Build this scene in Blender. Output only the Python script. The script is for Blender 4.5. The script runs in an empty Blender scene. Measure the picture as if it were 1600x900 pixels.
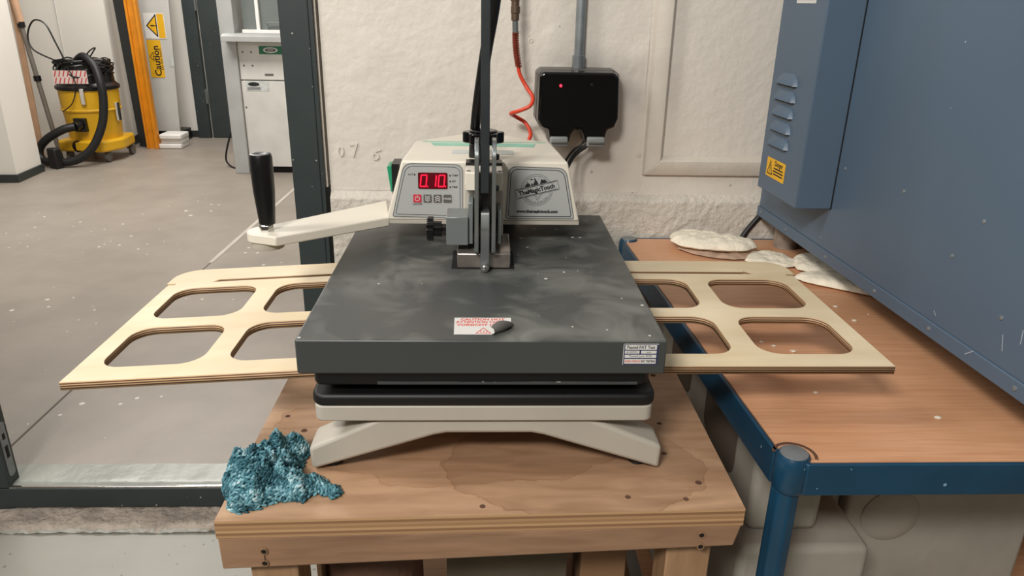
import bpy, bmesh, math, random
from mathutils import Vector, Matrix, noise
random.seed(7)
SC = bpy.context.scene
COL = SC.collection
PI = math.pi

# ------------------------------------------------------------------ camera
cam = bpy.data.cameras.new('camera'); co = bpy.data.objects.new('camera', cam); COL.objects.link(co)
cam.sensor_width = 36; cam.lens = 26.1; cam.clip_start = 0.02; cam.clip_end = 60
RX = (0.99925656, 0.00521502, 0.03819855)
RY = (-0.03374126, -0.36102682, 0.93194483)
RZ = (0.01865082, -0.93254085, -0.36058246)
co.matrix_world = Matrix(((RX[0], -RX[1], -RX[2], 0), (RY[0], -RY[1], -RY[2], 0), (RZ[0], -RZ[1], -RZ[2], 1.30), (0, 0, 0, 1)))
SC.camera = co
# ------------------------------------------------------------------ world, lights, exposure
w = bpy.data.worlds.new('world'); SC.world = w; w.use_nodes = True
w.node_tree.nodes['Background'].inputs[0].default_value = (1.0, 0.97, 0.93, 1)
w.node_tree.nodes['Background'].inputs[1].default_value = 0.36
SC.view_settings.view_transform = 'Standard'; SC.view_settings.look = 'None'
SC.view_settings.exposure = -0.08; SC.view_settings.gamma = 1.0; SC.view_settings.use_curve_mapping = False
def area(name, loc, target, sx, sy, power, col=(1, .96, .905)):
    l = bpy.data.lights.new(name, 'AREA'); l.shape = 'RECTANGLE'; l.size = sx; l.size_y = sy; l.energy = power; l.color = col
    o = bpy.data.objects.new(name, l); COL.objects.link(o); o.location = loc
    o.rotation_euler = (Vector(target) - Vector(loc)).to_track_quat('-Z', 'Y').to_euler()
    return o
area('ceiling_lamp_near', (-.85, -1.1, 2.6), (.1, 1.0, .8), .6, .3, 66)
area('fill_light_left', (-1.7, .7, 2.5), (.1, 1.2, .8), .4, 1.2, 27)  # area light added to brighten left-facing sides, standing in for the opening
area('ceiling_lamp_far', (-2.1, 4.2, 2.75), (-2.1, 4.3, 0), 1.4, .7, 80)
area('ceiling_lamp_far_rear', (-2.3, 6.0, 2.75), (-2.5, 6.1, 0), .9, .5, 36)

# ------------------------------------------------------------------ materials
def s2l(h):
    c = [int(h[i:i+2], 16)/255 for i in (0, 2, 4)]
    return tuple(x/12.92 if x < .04045 else ((x+.055)/1.055)**2.4 for x in c) + (1,)
def scl(c, k): return (min(1, c[0]*k), min(1, c[1]*k), min(1, c[2]*k), 1)
class NT:
    def __init__(s, m): s.t = m.node_tree; s.n = s.t.nodes; s.l = s.t.links
    def new(s, ty, **k):
        x = s.n.new(ty)
        for a, b in k.items(): setattr(x, a, b)
        return x
    def link(s, a, b): s.l.new(a, b)
def mat(name, hexc, rough=.5, metal=0, var=.06, vscale=6, bump=0, bscale=60, emit=0, coat=0, detail=4, stretch=None, dots=None, dotscale=50, dotth=.1):
    m = bpy.data.materials.new(name); m.use_nodes = True; N = NT(m)
    p = N.n['Principled BSDF']; c = s2l(hexc) if isinstance(hexc, str) else hexc
    p.inputs['Roughness'].default_value = rough; p.inputs['Metallic'].default_value = metal
    if coat: p.inputs['Coat Weight'].default_value = coat
    tc = N.new('ShaderNodeTexCoord'); vec = tc.outputs['Object']
    if stretch:
        mp = N.new('ShaderNodeMapping'); mp.inputs['Scale'].default_value = stretch
        N.link(vec, mp.inputs[0]); vec = mp.outputs[0]
    nz = N.new('ShaderNodeTexNoise'); nz.inputs['Scale'].default_value = vscale; nz.inputs['Detail'].default_value = detail
    N.link(vec, nz.inputs['Vector'])
    cr = N.new('ShaderNodeValToRGB'); cr.color_ramp.elements[0].position = .35; cr.color_ramp.elements[1].position = .65
    cr.color_ramp.elements[0].color = scl(c, 1-var); cr.color_ramp.elements[1].color = scl(c, 1+var)
    N.link(nz.outputs['Fac'], cr.inputs[0]); out = cr.outputs[0]
    if dots:
        v = N.new('ShaderNodeTexVoronoi'); v.inputs['Scale'].default_value = dotscale; N.link(tc.outputs['Object'], v.inputs['Vector'])
        n2 = N.new('ShaderNodeTexNoise'); n2.inputs['Scale'].default_value = dotscale*.12; N.link(tc.outputs['Object'], n2.inputs['Vector'])
        a = N.new('ShaderNodeMath', operation='MULTIPLY'); a.inputs[1].default_value = dotth*2; N.link(n2.outputs['Fac'], a.inputs[0])
        a2 = N.new('ShaderNodeMath', operation='SUBTRACT'); a2.inputs[1].default_value = dotth*.9; N.link(a.outputs[0], a2.inputs[0])
        b = N.new('ShaderNodeMath', operation='LESS_THAN'); N.link(v.outputs['Distance'], b.inputs[0]); N.link(a2.outputs[0], b.inputs[1])
        mx = N.new('ShaderNodeMixRGB'); mx.inputs[2].default_value = s2l(dots); N.link(b.outputs[0], mx.inputs[0]); N.link(out, mx.inputs[1]); out = mx.outputs[0]
    N.link(out, p.inputs['Base Color'])
    if emit:
        p.inputs['Emission Color'].default_value = c; p.inputs['Emission Strength'].default_value = emit
    if bump:
        nb = N.new('ShaderNodeTexNoise'); nb.inputs['Scale'].default_value = bscale; nb.inputs['Detail'].default_value = 5
        N.link(vec, nb.inputs['Vector'])
        bp = N.new('ShaderNodeBump'); bp.inputs['Strength'].default_value = 1; bp.inputs['Distance'].default_value = bump
        N.link(nb.outputs['Fac'], bp.inputs['Height']); N.link(bp.outputs[0], p.inputs['Normal'])
    return m
M = {}
M['wall'] = mat('wall_paint', 'DED7CC', .5, var=.025, vscale=3, bump=.0022, bscale=45, dots='B5AFA4', dotscale=22, dotth=.22)
M['plinth'] = mat('rough_painted_concrete', 'CFC8BC', .6, var=.04, vscale=8, bump=.004, bscale=90)
M['farwall'] = mat('far_wall_paint', 'E2DED6', .6, var=.02, vscale=2)
M['trim'] = mat('painted_timber_trim', 'D4CCBF', .45, var=.03, vscale=5, bump=.002, bscale=30)
M['steelgrey'] = mat('grey_frame_paint', '2F3839', .45, var=.1, vscale=8, dots='A3A49E', dotscale=40, dotth=.3)
M['skirt'] = mat('dark_skirting', '2C3030', .5)
M['floor_far'] = mat('far_floor_paint', '8F867C', .45, var=.08, vscale=4.5, bump=.0015, bscale=12, detail=9, dots='CFC9BF', dotscale=14, dotth=.28)
M['floor_near'] = mat('near_floor_paint', '96948A', .45, var=.05, vscale=5, bump=.001, bscale=14, dots='77716A', dotscale=30, dotth=.32)
M['floor_rough'] = mat('bare_concrete', 'A2968A', .85, var=.28, vscale=16, bump=.012, bscale=60, detail=9)
M['sill'] = mat('worn_sill_paint', '92958D', .3, var=.12, vscale=10, bump=.002, bscale=20)
M['crack'] = mat('joint_dark', '6B645C', .9)
M['crack2'] = mat('chalk_joint', 'B7B0A6', .9)
M['hood'] = mat('hood_grey', '404342', .3, var=.06, vscale=3)
M['black'] = mat('black_plastic', '0A0A0B', .35)
M['blackgloss'] = mat('black_gloss', '070708', .12)
M['blackrub'] = mat('black_rubber', '0E0E0F', .5)
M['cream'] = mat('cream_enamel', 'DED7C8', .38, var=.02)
M['creamshade'] = mat('cream_enamel_shaded', 'B5AFA3', .45, var=.03, vscale=14)  # cream darkened: shade on the lower press is put into the colour
M['steel'] = mat('brushed_steel', '9DA2A2', .3, metal=.85, var=.06, vscale=20)
M['steeld'] = mat('painted_steel_block', '868C8C', .35, metal=.45, var=.04)
M['chrome'] = mat('chrome', 'D5D3D0', .12, metal=1)
M['bracket'] = mat('stained_chrome', 'A39A93', .25, metal=.8, var=.25, vscale=40)
M['lever'] = mat('lever_grey', '3A3E41', .35, metal=.4, var=.08, vscale=30)
M['panel'] = mat('panel_silver', 'A9ABA9', .38, var=.02)
M['ink'] = mat('black_ink', '15161A', .6)
M['red'] = mat('red_button', 'C22B3D', .5)
M['redink'] = mat('red_ink', 'D0574A', .7)
M['white'] = mat('white_print', 'E6E4E0', .5)
M['led'] = mat('red_led_segments', 'FF1030', .4, emit=2.2)
M['ledbg'] = mat('red_display_window', '5A0412', .25)
M['led2'] = mat('red_pilot_lamp', 'FF2038', .4, emit=5)
M['green'] = mat('green_switch', '1F8A63', .35)
M['tape'] = mat('green_tape', '8CC7B0', .5, var=.08, vscale=30)
M['smudge'] = mat('worn_label', 'BFC3C0', .5, var=.12, vscale=30)
M['hose'] = mat('orange_red_hose', 'D8452A', .35)
M['spring'] = mat('coppery_spring', '9A4A3A', .35, metal=.7)
M['brass'] = mat('brass_coupling', '6E5B4C', .4, metal=.6)
M['conduit'] = mat('galvanised_conduit', '8D9396', .4, metal=.5, var=.12, vscale=25)
M['sockgrey'] = mat('socket_grey_shell', '5C5A56', .4)
M['latch'] = mat('latch_grey', '8E918F', .4)
M['kiln'] = mat('kiln_blue_enamel', '536679', .42, var=.05, vscale=2, dots='A9B4BE', dotscale=22, dotth=.16)
M['frameblue'] = mat('table_frame_blue', '15405A', .3, var=.14, vscale=9, dots='7FA0B5', dotscale=40, dotth=.25)
M['yellow'] = mat('vacuum_yellow', 'D9A81C', .4, var=.08, vscale=5)
M['sticker'] = mat('yellow_sticker', 'E8B21E', .5)
M['orange'] = mat('orange_beam', 'D98A1A', .4, var=.1, vscale=10)
M['lath'] = mat('pinkish_lath', 'C09A7C', .6, var=.1, vscale=8)
M['pole'] = mat('grey_pole', '807A72', .4, metal=.4)
M['pale'] = mat('pale_grey_board', 'C4C4C0', .5, var=.04)
M['machgrey'] = mat('machine_grey', 'A9AAA8', .5)
M['machwhite'] = mat('machine_white', 'CFCEC8', .45)
M['glass'] = mat('dull_window', '6E7573', .15)
M['greenlab'] = mat('green_label', '1F6A4C', .5)
M['plaster'] = mat('dried_plaster', 'EFE6D2', .8, var=.07, vscale=30, bump=.006, bscale=50)
M['plasterpink'] = mat('flaky_brown_plaster', 'B69A84', .8, var=.15, vscale=40, bump=.006, bscale=70)
M['mould'] = mat('plaster_mould', 'A09B90', .7, var=.1, vscale=5, bump=.003, bscale=14)
M['moulddark'] = mat('mould_recess', '5F5346', .8, var=.15)
M['label'] = mat('white_label', 'D8D6D2', .45)
M['navy'] = mat('navy_ink', '2A3358', .5)
M['dark'] = mat('dark_void', '080808', .8)
M['foot'] = mat('stone_block', '8C8073', .8, var=.2, vscale=40)
M['brownfab'] = mat('brown_sacking', '5A3E2E', .85, var=.2, vscale=20, bump=.004)
M['scratch'] = mat('pale_scratch', '9AA6B0', .6)
M['nearwall'] = mat('workshop_wall', '8F8980', .8)
M['olive'] = mat('olive_canvas', '5A5040', .85, var=.1, vscale=20)
M['card'] = mat('cardboard', '8F6D4E', .8, var=.1)
M['stripe'] = mat('striped_label_white', 'D8C8C0', .5)

def wood(name, c1, c2, scale, stretch, rough=.5, bump=.0006, stain=False):
    m = bpy.data.materials.new(name); m.use_nodes = True; N = NT(m); p = N.n['Principled BSDF']
    p.inputs['Roughness'].default_value = rough
    tc = N.new('ShaderNodeTexCoord'); mp = N.new('ShaderNodeMapping'); mp.inputs['Scale'].default_value = stretch
    N.link(tc.outputs['Object'], mp.inputs[0])
    n1 = N.new('ShaderNodeTexNoise'); n1.inputs['Scale'].default_value = scale; n1.inputs['Detail'].default_value = 7; n1.inputs['Distortion'].default_value = .6
    N.link(mp.outputs[0], n1.inputs['Vector'])
    cr = N.new('ShaderNodeValToRGB'); cr.color_ramp.elements[0].position = .32; cr.color_ramp.elements[1].position = .66
    cr.color_ramp.elements[0].color = s2l(c1); cr.color_ramp.elements[1].color = s2l(c2)
    N.link(n1.outputs['Fac'], cr.inputs[0]); out = cr.outputs[0]
    n3 = N.new('ShaderNodeTexNoise'); n3.inputs['Scale'].default_value = 5; n3.inputs['Detail'].default_value = 3; N.link(tc.outputs['Object'], n3.inputs['Vector'])
    c3 = N.new('ShaderNodeValToRGB'); c3.color_ramp.elements[0].position = .3; c3.color_ramp.elements[1].position = .7
    c3.color_ramp.elements[0].color = (.82, .8, .78, 1); c3.color_ramp.elements[1].color = (1, 1, 1, 1)
    N.link(n3.outputs['Fac'], c3.inputs[0])
    mu = N.new('ShaderNodeMixRGB', blend_type='MULTIPLY'); mu.inputs[0].default_value = 1; N.link(out, mu.inputs[1]); N.link(c3.outputs[0], mu.inputs[2]); out = mu.outputs[0]
    if stain:      # old water stain with a darker rim
        for (cx, cy, rx, ry, k, seed) in stain:
            mp2 = N.new('ShaderNodeMapping'); mp2.vector_type = 'POINT'
            mp2.inputs['Location'].default_value = (-cx/rx, -cy/ry, 0); mp2.inputs['Scale'].default_value = (1/rx, 1/ry, 0)
            N.link(tc.outputs['Object'], mp2.inputs[0])
            ln = N.new('ShaderNodeVectorMath', operation='LENGTH'); N.link(mp2.outputs[0], ln.inputs[0])
            ns = N.new('ShaderNodeTexNoise'); ns.inputs['Scale'].default_value = seed; ns.inputs['Detail'].default_value = 4; N.link(tc.outputs['Object'], ns.inputs['Vector'])
            sc = N.new('ShaderNodeMath', operation='MULTIPLY_ADD'); sc.inputs[1].default_value = .55; N.link(ns.outputs['Fac'], sc.inputs[0]); N.link(ln.outputs['Value'], sc.inputs[2])
            r2 = N.new('ShaderNodeValToRGB'); e = r2.color_ramp.elements
            e[0].position = .5; e[0].color = (k, k*.97, k*.95, 1); e[1].position = .985; e[1].color = (k, k*.97, k*.95, 1)
            x = e.new(.995); x.color = (k*.82, k*.74, k*.68, 1); x = e.new(.999); x.color = (1, 1, 1, 1)
            sh = N.new('ShaderNodeMath', operation='MULTIPLY'); sh.inputs[1].default_value = .76; N.link(sc.outputs[0], sh.inputs[0])
            N.link(sh.outputs[0], r2.inputs[0])
            mx = N.new('ShaderNodeMixRGB', blend_type='MULTIPLY'); mx.inputs[0].default_value = 1
            N.link(out, mx.inputs[1]); N.link(r2.outputs[0], mx.inputs[2]); out = mx.outputs[0]
    N.link(out, p.inputs['Base Color'])
    bp = N.new('ShaderNodeBump'); bp.inputs['Distance'].default_value = bump; N.link(n1.outputs['Fac'], bp.inputs['Height']); N.link(bp.outputs[0], p.inputs['Normal'])
    return m
M['benchtop'] = wood('bench_plywood', 'A58264', 'C29E7F', 9, (1, 5, 5), .5, stain=((.12, -.19, .155, .115, .84, 14), (-.03, -.10, .25, .13, .90, 11)))
M['benchrail'] = wood('bench_rail_wood', '8F6E54', 'A58266', 8, (1, 6, 8), .55)
M['benchleg'] = wood('bench_leg_wood', '9C7A5B', 'B08C6A', 8, (8, 8, 1), .6)
M['laminate'] = wood('beech_laminate', 'D29A72', 'E0AC86', 12, (.8, 16, 16), .38, bump=.0001)
M['birch'] = wood('birch_ply_face', 'E3CFA9', 'EEDDBD', 5, (1, 4, 4), .55, bump=.0002)
def stripes(name, attr, n, cols):
    m = bpy.data.materials.new(name); m.use_nodes = True; N = NT(m); p = N.n['Principled BSDF']; p.inputs['Roughness'].default_value = .6
    at = N.new('ShaderNodeAttribute'); at.attribute_name = attr
    cr = N.new('ShaderNodeValToRGB'); cr.color_ramp.interpolation = 'CONSTANT'; e = cr.color_ramp.elements
    e[0].position = 0; e[0].color = s2l(cols[0]); e[1].position = 1/n; e[1].color = s2l(cols[1 % len(cols)])
    for k in range(2, n): x = e.new(k/n); x.color = s2l(cols[k % len(cols)])
    N.link(at.outputs['Fac'], cr.inputs[0]); N.link(cr.outputs[0], p.inputs['Base Color']); return m
M['plyedge'] = stripes('birch_ply_edge', 'ply', 7, ('C2A27A', '57392B'))
M['benchedge'] = stripes('bench_ply_edge', 'ply', 7, ('B08A64', '8E6A4A', 'BE9870', 'A17C58'))
def hoodmat():
    m = M['hood']; N = NT(m); p = N.n['Principled BSDF']; base = p.inputs['Base Color'].links[0].from_socket
    tc = N.new('ShaderNodeTexCoord')
    n1 = N.new('ShaderNodeTexNoise'); n1.inputs['Scale'].default_value = 11; n1.inputs['Detail'].default_value = 10; n1.inputs['Distortion'].default_value = 1.6
    n2 = N.new('ShaderNodeTexNoise'); n2.inputs['Scale'].default_value = 3.5; n2.inputs['Detail'].default_value = 2
    N.link(tc.outputs['Object'], n1.inputs['Vector']); N.link(tc.outputs['Object'], n2.inputs['Vector'])
    mu = N.new('ShaderNodeMath', operation='MULTIPLY'); N.link(n1.outputs['Fac'], mu.inputs[0]); N.link(n2.outputs['Fac'], mu.inputs[1])
    cr = N.new('ShaderNodeValToRGB'); cr.color_ramp.elements[0].position = .20; cr.color_ramp.elements[0].color = (0, 0, 0, 1)
    cr.color_ramp.elements[1].position = .42; cr.color_ramp.elements[1].color = (.42, .42, .42, 1); N.link(mu.outputs[0], cr.inputs[0])
    v = N.new('ShaderNodeTexVoronoi'); v.inputs['Scale'].default_value = 42; N.link(tc.outputs['Object'], v.inputs['Vector'])
    t = N.new('ShaderNodeMath', operation='MULTIPLY_ADD'); t.inputs[1].default_value = .8; t.inputs[2].default_value = -.36; N.link(n2.outputs['Fac'], t.inputs[0])
    lt0 = N.new('ShaderNodeMath', operation='LESS_THAN'); N.link(v.outputs['Distance'], lt0.inputs[0]); N.link(t.outputs[0], lt0.inputs[1])
    sx = N.new('ShaderNodeSeparateXYZ'); N.link(tc.outputs['Normal'], sx.inputs[0])
    lt = N.new('ShaderNodeMath', operation='MULTIPLY'); lt.use_clamp = True; N.link(lt0.outputs[0], lt.inputs[0]); N.link(sx.outputs['Z'], lt.inputs[1])
    dm = N.new('ShaderNodeMath', operation='MULTIPLY'); dm.use_clamp = True; N.link(cr.outputs[0], dm.inputs[0]); N.link(sx.outputs['Z'], dm.inputs[1])
    mx = N.new('ShaderNodeMixRGB'); mx.inputs[2].default_value = s2l('A9AAA0'); N.link(dm.outputs[0], mx.inputs[0]); N.link(base, mx.inputs[1])
    m2 = N.new('ShaderNodeMixRGB'); m2.inputs[2].default_value = s2l('D6D4CC'); N.link(lt.outputs[0], m2.inputs[0]); N.link(mx.outputs[0], m2.inputs[1])
    N.link(m2.outputs[0], p.inputs['Base Color'])
    ro = N.new('ShaderNodeMapRange'); ro.inputs['To Min'].default_value = .34; ro.inputs['To Max'].default_value = .75; N.link(dm.outputs[0], ro.inputs['Value']); N.link(ro.outputs[0], p.inputs['Roughness'])
hoodmat()
def yarnmat():
    m = bpy.data.materials.new('teal_yarn'); m.use_nodes = True; N = NT(m); p = N.n['Principled BSDF']; p.inputs['Roughness'].default_value = .8
    at = N.new('ShaderNodeAttribute'); at.attribute_name = 'tone'
    cr = N.new('ShaderNodeValToRGB'); e = cr.color_ramp.elements; e[0].position = 0; e[0].color = s2l('1B414C'); e[1].position = 1; e[1].color = s2l('C4DCE0')
    x = e.new(.4); x.color = s2l('376C79'); x = e.new(.72); x.color = s2l('76A7B2')
    N.link(at.outputs['Fac'], cr.inputs[0]); N.link(cr.outputs[0], p.inputs['Base Color']); return m
M['yarn'] = yarnmat()

# ------------------------------------------------------------------ mesh helpers
def BM(): return bmesh.new()
def face(bm, pts):
    return bm.faces.new([bm.verts.new(p) for p in pts])
def loft(bm, A, B, capA=True, capB=True):
    a = [bm.verts.new(p) for p in A]; b = [bm.verts.new(p) for p in B]; n = len(a)
    for i in range(n):
        j = (i+1) % n; bm.faces.new((a[i], a[j], b[j], b[i]))
    if capA: bm.faces.new(a[::-1])
    if capB: bm.faces.new(b)
    return a, b
def box(bm, x0, x1, y0, y1, z0, z1):
    loft(bm, [(x0, y0, z0), (x1, y0, z0), (x1, y1, z0), (x0, y1, z0)], [(x0, y0, z1), (x1, y0, z1), (x1, y1, z1), (x0, y1, z1)])
def prism(bm, pts, ax, a, b):
    f = {'y': lambda p, t: (p[0], t, p[1]), 'z': lambda p, t: (p[0], p[1], t), 'x': lambda p, t: (t, p[0], p[1])}[ax]
    loft(bm, [f(p, a) for p in pts], [f(p, b) for p in pts])
def frame_of(d):
    d = Vector(d).normalized(); u = Vector((0, 0, 1)) if abs(d.z) < .9 else Vector((1, 0, 0))
    x = d.cross(u).normalized(); return x, x.cross(d).normalized(), d
def cyl(bm, p0, p1, r0, r1=None, n=24):
    r1 = r0 if r1 is None else r1; p0 = Vector(p0); p1 = Vector(p1); x, y, d = frame_of(p1-p0)
    c = [(math.cos(2*PI*k/n), math.sin(2*PI*k/n)) for k in range(n)]
    loft(bm, [p0+(x*a+y*b)*r0 for a, b in c], [p1+(x*a+y*b)*r1 for a, b in c])
def spline(pts, k=8):
    P = [Vector(p) for p in pts]; out = []
    for i in range(len(P)-1):
        a = P[max(i-1, 0)]; b = P[i]; c = P[i+1]; d = P[min(i+2, len(P)-1)]
        for j in range(k):
            t = j/k; out.append(.5*((2*b)+(c-a)*t+(2*a-5*b+4*c-d)*t*t+(3*b-a-3*c+d)*t**3))
    out.append(P[-1]); return out
def tube(bm, pts, r, n=10, k=8, smooth=True):
    P = spline(pts, k) if smooth else [Vector(p) for p in pts]; prev = None; rings = []
    x, y, d = frame_of(P[1]-P[0])
    for i, p in enumerate(P):
        d = (P[min(i+1, len(P)-1)]-P[max(i-1, 0)])
        if d.length < 1e-9: d = Vector((0, 0, 1))
        d.normalize(); x = (x-d*x.dot(d)).normalized(); y = d.cross(x)
        rr = r(i/(len(P)-1)) if callable(r) else r
        rings.append([bm.verts.new(p+(x*math.cos(2*PI*q/n)+y*math.sin(2*PI*q/n))*rr) for q in range(n)])
    for a, b in zip(rings, rings[1:]):
        for q in range(n): bm.faces.new((a[q], a[(q+1) % n], b[(q+1) % n], b[q]))
    bm.faces.new(rings[0][::-1]); bm.faces.new(rings[-1])
def lathe(bm, prof, c, n=32, axis='z'):
    rings = []
    for r, z in prof:
        ring = []
        for k in range(n):
            a = 2*PI*k/n; v = (r*math.cos(a), r*math.sin(a), z)
            if axis == 'y': v = (v[0], v[2], v[1])
            if axis == 'x': v = (v[2], v[0], v[1])
            ring.append(bm.verts.new((c[0]+v[0], c[1]+v[1], c[2]+v[2])))
        rings.append(ring)
    for a, b in zip(rings, rings[1:]):
        for q in range(n): bm.faces.new((a[q], a[(q+1) % n], b[(q+1) % n], b[q]))
    bm.faces.new(rings[0][::-1]); bm.faces.new(rings[-1])
def blob(bm, c, r, sub=2, nz=0, ns=1, rot=None):
    t = bmesh.ops.create_icosphere(bm, subdivisions=sub, radius=1)
    for v in t['verts']:
        p = v.co.copy()
        if nz: p *= 1+nz*noise.noise(p*ns+Vector(c)*5)
        p = Vector((p.x*r[0], p.y*r[1], p.z*r[2]))
        if rot: p = rot @ p
        v.co = p+Vector(c)
    return t['verts']
class Fr:
    def __init__(s, o, ux, uy): s.o = Vector(o); s.x = Vector(ux).normalized(); s.y = Vector(uy).normalized(); s.n = s.x.cross(s.y)
    def __call__(s, a, b, c=0): return s.o+s.x*a+s.y*b+s.n*c
def fpoly(bm, F, pts, z0, z1): loft(bm, [F(a, b, z0) for a, b in pts], [F(a, b, z1) for a, b in pts])
def frect(bm, F, x0, x1, y0, y1, z0, z1): fpoly(bm, F, [(x0, y0), (x1, y0), (x1, y1), (x0, y1)], z0, z1)
def fline(bm, F, pts, wd, z0, z1, closed=False):
    n = len(pts)
    for i in range(n if closed else n-1):
        a = Vector(pts[i]); b = Vector(pts[(i+1) % n]); d = (b-a)
        if d.length < 1e-9: continue
        d.normalize(); q = Vector((-d.y, d.x))*wd/2; a = a-d*wd*.3; b = b+d*wd*.3
        fpoly(bm, F, [a-q, b-q, b+q, a+q], z0, z1)
def rrect(x0, x1, y0, y1, r, k=5):
    out = []
    for cx, cy, a0 in ((x1-r, y1-r, 0), (x0+r, y1-r, PI/2), (x0+r, y0+r, PI), (x1-r, y0+r, 3*PI/2)):
        for j in range(k+1): a = a0+j*PI/2/k; out.append((cx+r*math.cos(a), cy+r*math.sin(a)))
    return out
def rpoly(pts, rs, k=5):
    out = []; n = len(pts)
    for i in range(n):
        p = Vector(pts[i]); a = Vector(pts[i-1]); b = Vector(pts[(i+1) % n]); r = rs[i] if isinstance(rs, (list, tuple)) else rs
        if r <= 0: out.append(tuple(p)); continue
        u = (a-p).normalized(); v = (b-p).normalized(); s = p+u*r; e = p+v*r
        for j in range(k+1):
            t = j/k; q = s*(1-t)**2+p*2*t*(1-t)+e*t*t; out.append(tuple(q))
    return out
def arc(cx, cy, r, a0, a1, n=24): return [(cx+r*math.cos(math.radians(a0+(a1-a0)*k/n)), cy+r*math.sin(math.radians(a0+(a1-a0)*k/n))) for k in range(n+1)]
def text(bm, F, s, size, x, y, z=0, ext=.0002, align='CENTER', bold=0, rot=0, xs=1, bend=None):
    c = bpy.data.curves.new('t', 'FONT'); c.body = s; c.size = size; c.align_x = align; c.align_y = 'CENTER'; c.extrude = ext; c.offset = bold; c.resolution_u = 2
    o = bpy.data.objects.new('t', c); me = bpy.data.meshes.new_from_object(o)
    t = BM(); t.from_mesh(me); cr, sr = math.cos(rot), math.sin(rot)
    vm = []
    for v in t.verts:
        px, py = v.co.x*xs, v.co.y
        if bend:      # text along the bottom arc of a circle of this radius
            a = -PI/2+px/bend; rr = bend-py; qx, qy = rr*math.cos(a), rr*math.sin(a)
        else: qx, qy = px*cr-py*sr, px*sr+py*cr
        vm.append(bm.verts.new(F(x+qx, y+qy, z+ext+v.co.z)))
    t.verts.index_update()
    for f in t.faces:
        try: bm.faces.new([vm[v.index] for v in f.verts])
        except ValueError: pass
    t.free(); bpy.data.objects.remove(o); bpy.data.curves.remove(c); bpy.data.meshes.remove(me)
ORG = {}
def tag(o, label=None, cat=None, group=None, kind=None):
    if label: o['label'] = label
    if cat: o['category'] = cat
    if group: o['group'] = group
    if kind: o['kind'] = kind
    return o
def thing(name, loc, label, cat, group=None):
    o = bpy.data.objects.new(name, None); COL.objects.link(o); o.location = loc; o.empty_display_size = .05
    ORG[o.name] = Vector(loc); return tag(o, label, cat, group)
def obj(name, bm, m, parent=None, bevel=0, smooth=True, ang=35, seg=2, label=None, loc=None, recalc=True):
    if recalc: bmesh.ops.recalc_face_normals(bm, faces=bm.faces)
    if parent is None and loc is None:
        xs = [v.co for v in bm.verts]; loc = Vector(((min(v.x for v in xs)+max(v.x for v in xs))/2, (min(v.y for v in xs)+max(v.y for v in xs))/2, min(v.z for v in xs)))
    org = ORG[parent.name] if parent else Vector(loc)
    bmesh.ops.translate(bm, verts=bm.verts, vec=-org)
    me = bpy.data.meshes.new(name); bm.to_mesh(me); bm.free()
    for x in (m if isinstance(m, (list, tuple)) else [m]): me.materials.append(x)
    if smooth:
        for p in me.polygons: p.use_smooth = True
        me.set_sharp_from_angle(angle=math.radians(ang))
    o = bpy.data.objects.new(name, me); COL.objects.link(o); ORG[o.name] = org
    if parent: o.parent = parent
    else: o.location = org
    if bevel:
        b = o.modifiers.new('bevel', 'BEVEL'); b.width = bevel; b.segments = seg; b.limit_method = 'ANGLE'; b.angle_limit = math.radians(38)
    if label: o['label'] = label
    return o
def bobj(name, b, m, parent=None, **k):
    bm = BM(); box(bm, *b); return obj(name, bm, m, parent, **k)
def struct(name, bm, m, label=None, **k): return tag(obj(name, bm, m, **k), label=label, kind='structure')
def grid(bm, x0, x1, y0, y1, nx, ny, f):
    V = [[bm.verts.new(f(x0+(x1-x0)*i/nx, y0+(y1-y0)*j/ny)) for i in range(nx+1)] for j in range(ny+1)]
    for j in range(ny):
        for i in range(nx): bm.faces.new((V[j][i], V[j][i+1], V[j+1][i+1], V[j+1][i]))
    return V

# ================================================================== THE SETTING
b = BM(); box(b, -3.2, 3.2, -2.2, 1.60, -.1, 0); floor = struct('floor', b, M['floor_near'], 'pale grey painted concrete floor of the near room', smooth=False)
b = BM(); grid(b, -1.6, 2.2, 1.59, 1.712, 420, 14, lambda x, y: (x, y, .002+.006*noise.fractal(Vector((x*25, y*25, 0)), 1, 2, 4)))
o = obj('rough_strip', b, M['floor_rough'], floor, ang=180); o['label'] = 'bare rough concrete strip before the sill'
b = BM(); grid(b, -1.6, -.2, 1.588, 1.603, 300, 3, lambda x, y: (x, y+.004*noise.noise(Vector((x*9, 3, 0))), .004+.004*noise.fractal(Vector((x*40, y*40, 5)), 1, 2, 3)))
obj('paint_edge', b, M['floor_near'], floor, ang=180, label='broken pale paint edge along the rough strip')
b = BM(); box(b, -5.2, -.2, 1.79, 7.2, -.03, .07); ff = struct('floor_far', b, M['floor_far'], 'dull grey painted floor of the room beyond the opening', smooth=False)
def fstrip(pts, wd, m, nm, lab):
    b = BM()
    for (p, q) in zip(pts, pts[1:]):
        p = Vector((*p, 0)); q = Vector((*q, 0)); d = (q-p).normalized(); s = Vector((-d.y, d.x, 0))*wd/2
        face(b, [(v.x, v.y, .0712) for v in (p-s, q-s, q+s, p+s)])
    obj(nm, b, m, ff, smooth=False, label=lab)
fstrip([(-1.30, 5.1), (-1.345, 3.5)], .022, M['crack2'], 'floor_joint', 'pale joint line running away across the grey floor')
fstrip([(-1.345, 3.5), (-1.364, 2.15), (-1.366, 1.80)], .006, M['crack'], 'floor_joint', 'thin dark joint line ending at the sill')
def wedge(p, r): return p
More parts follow.
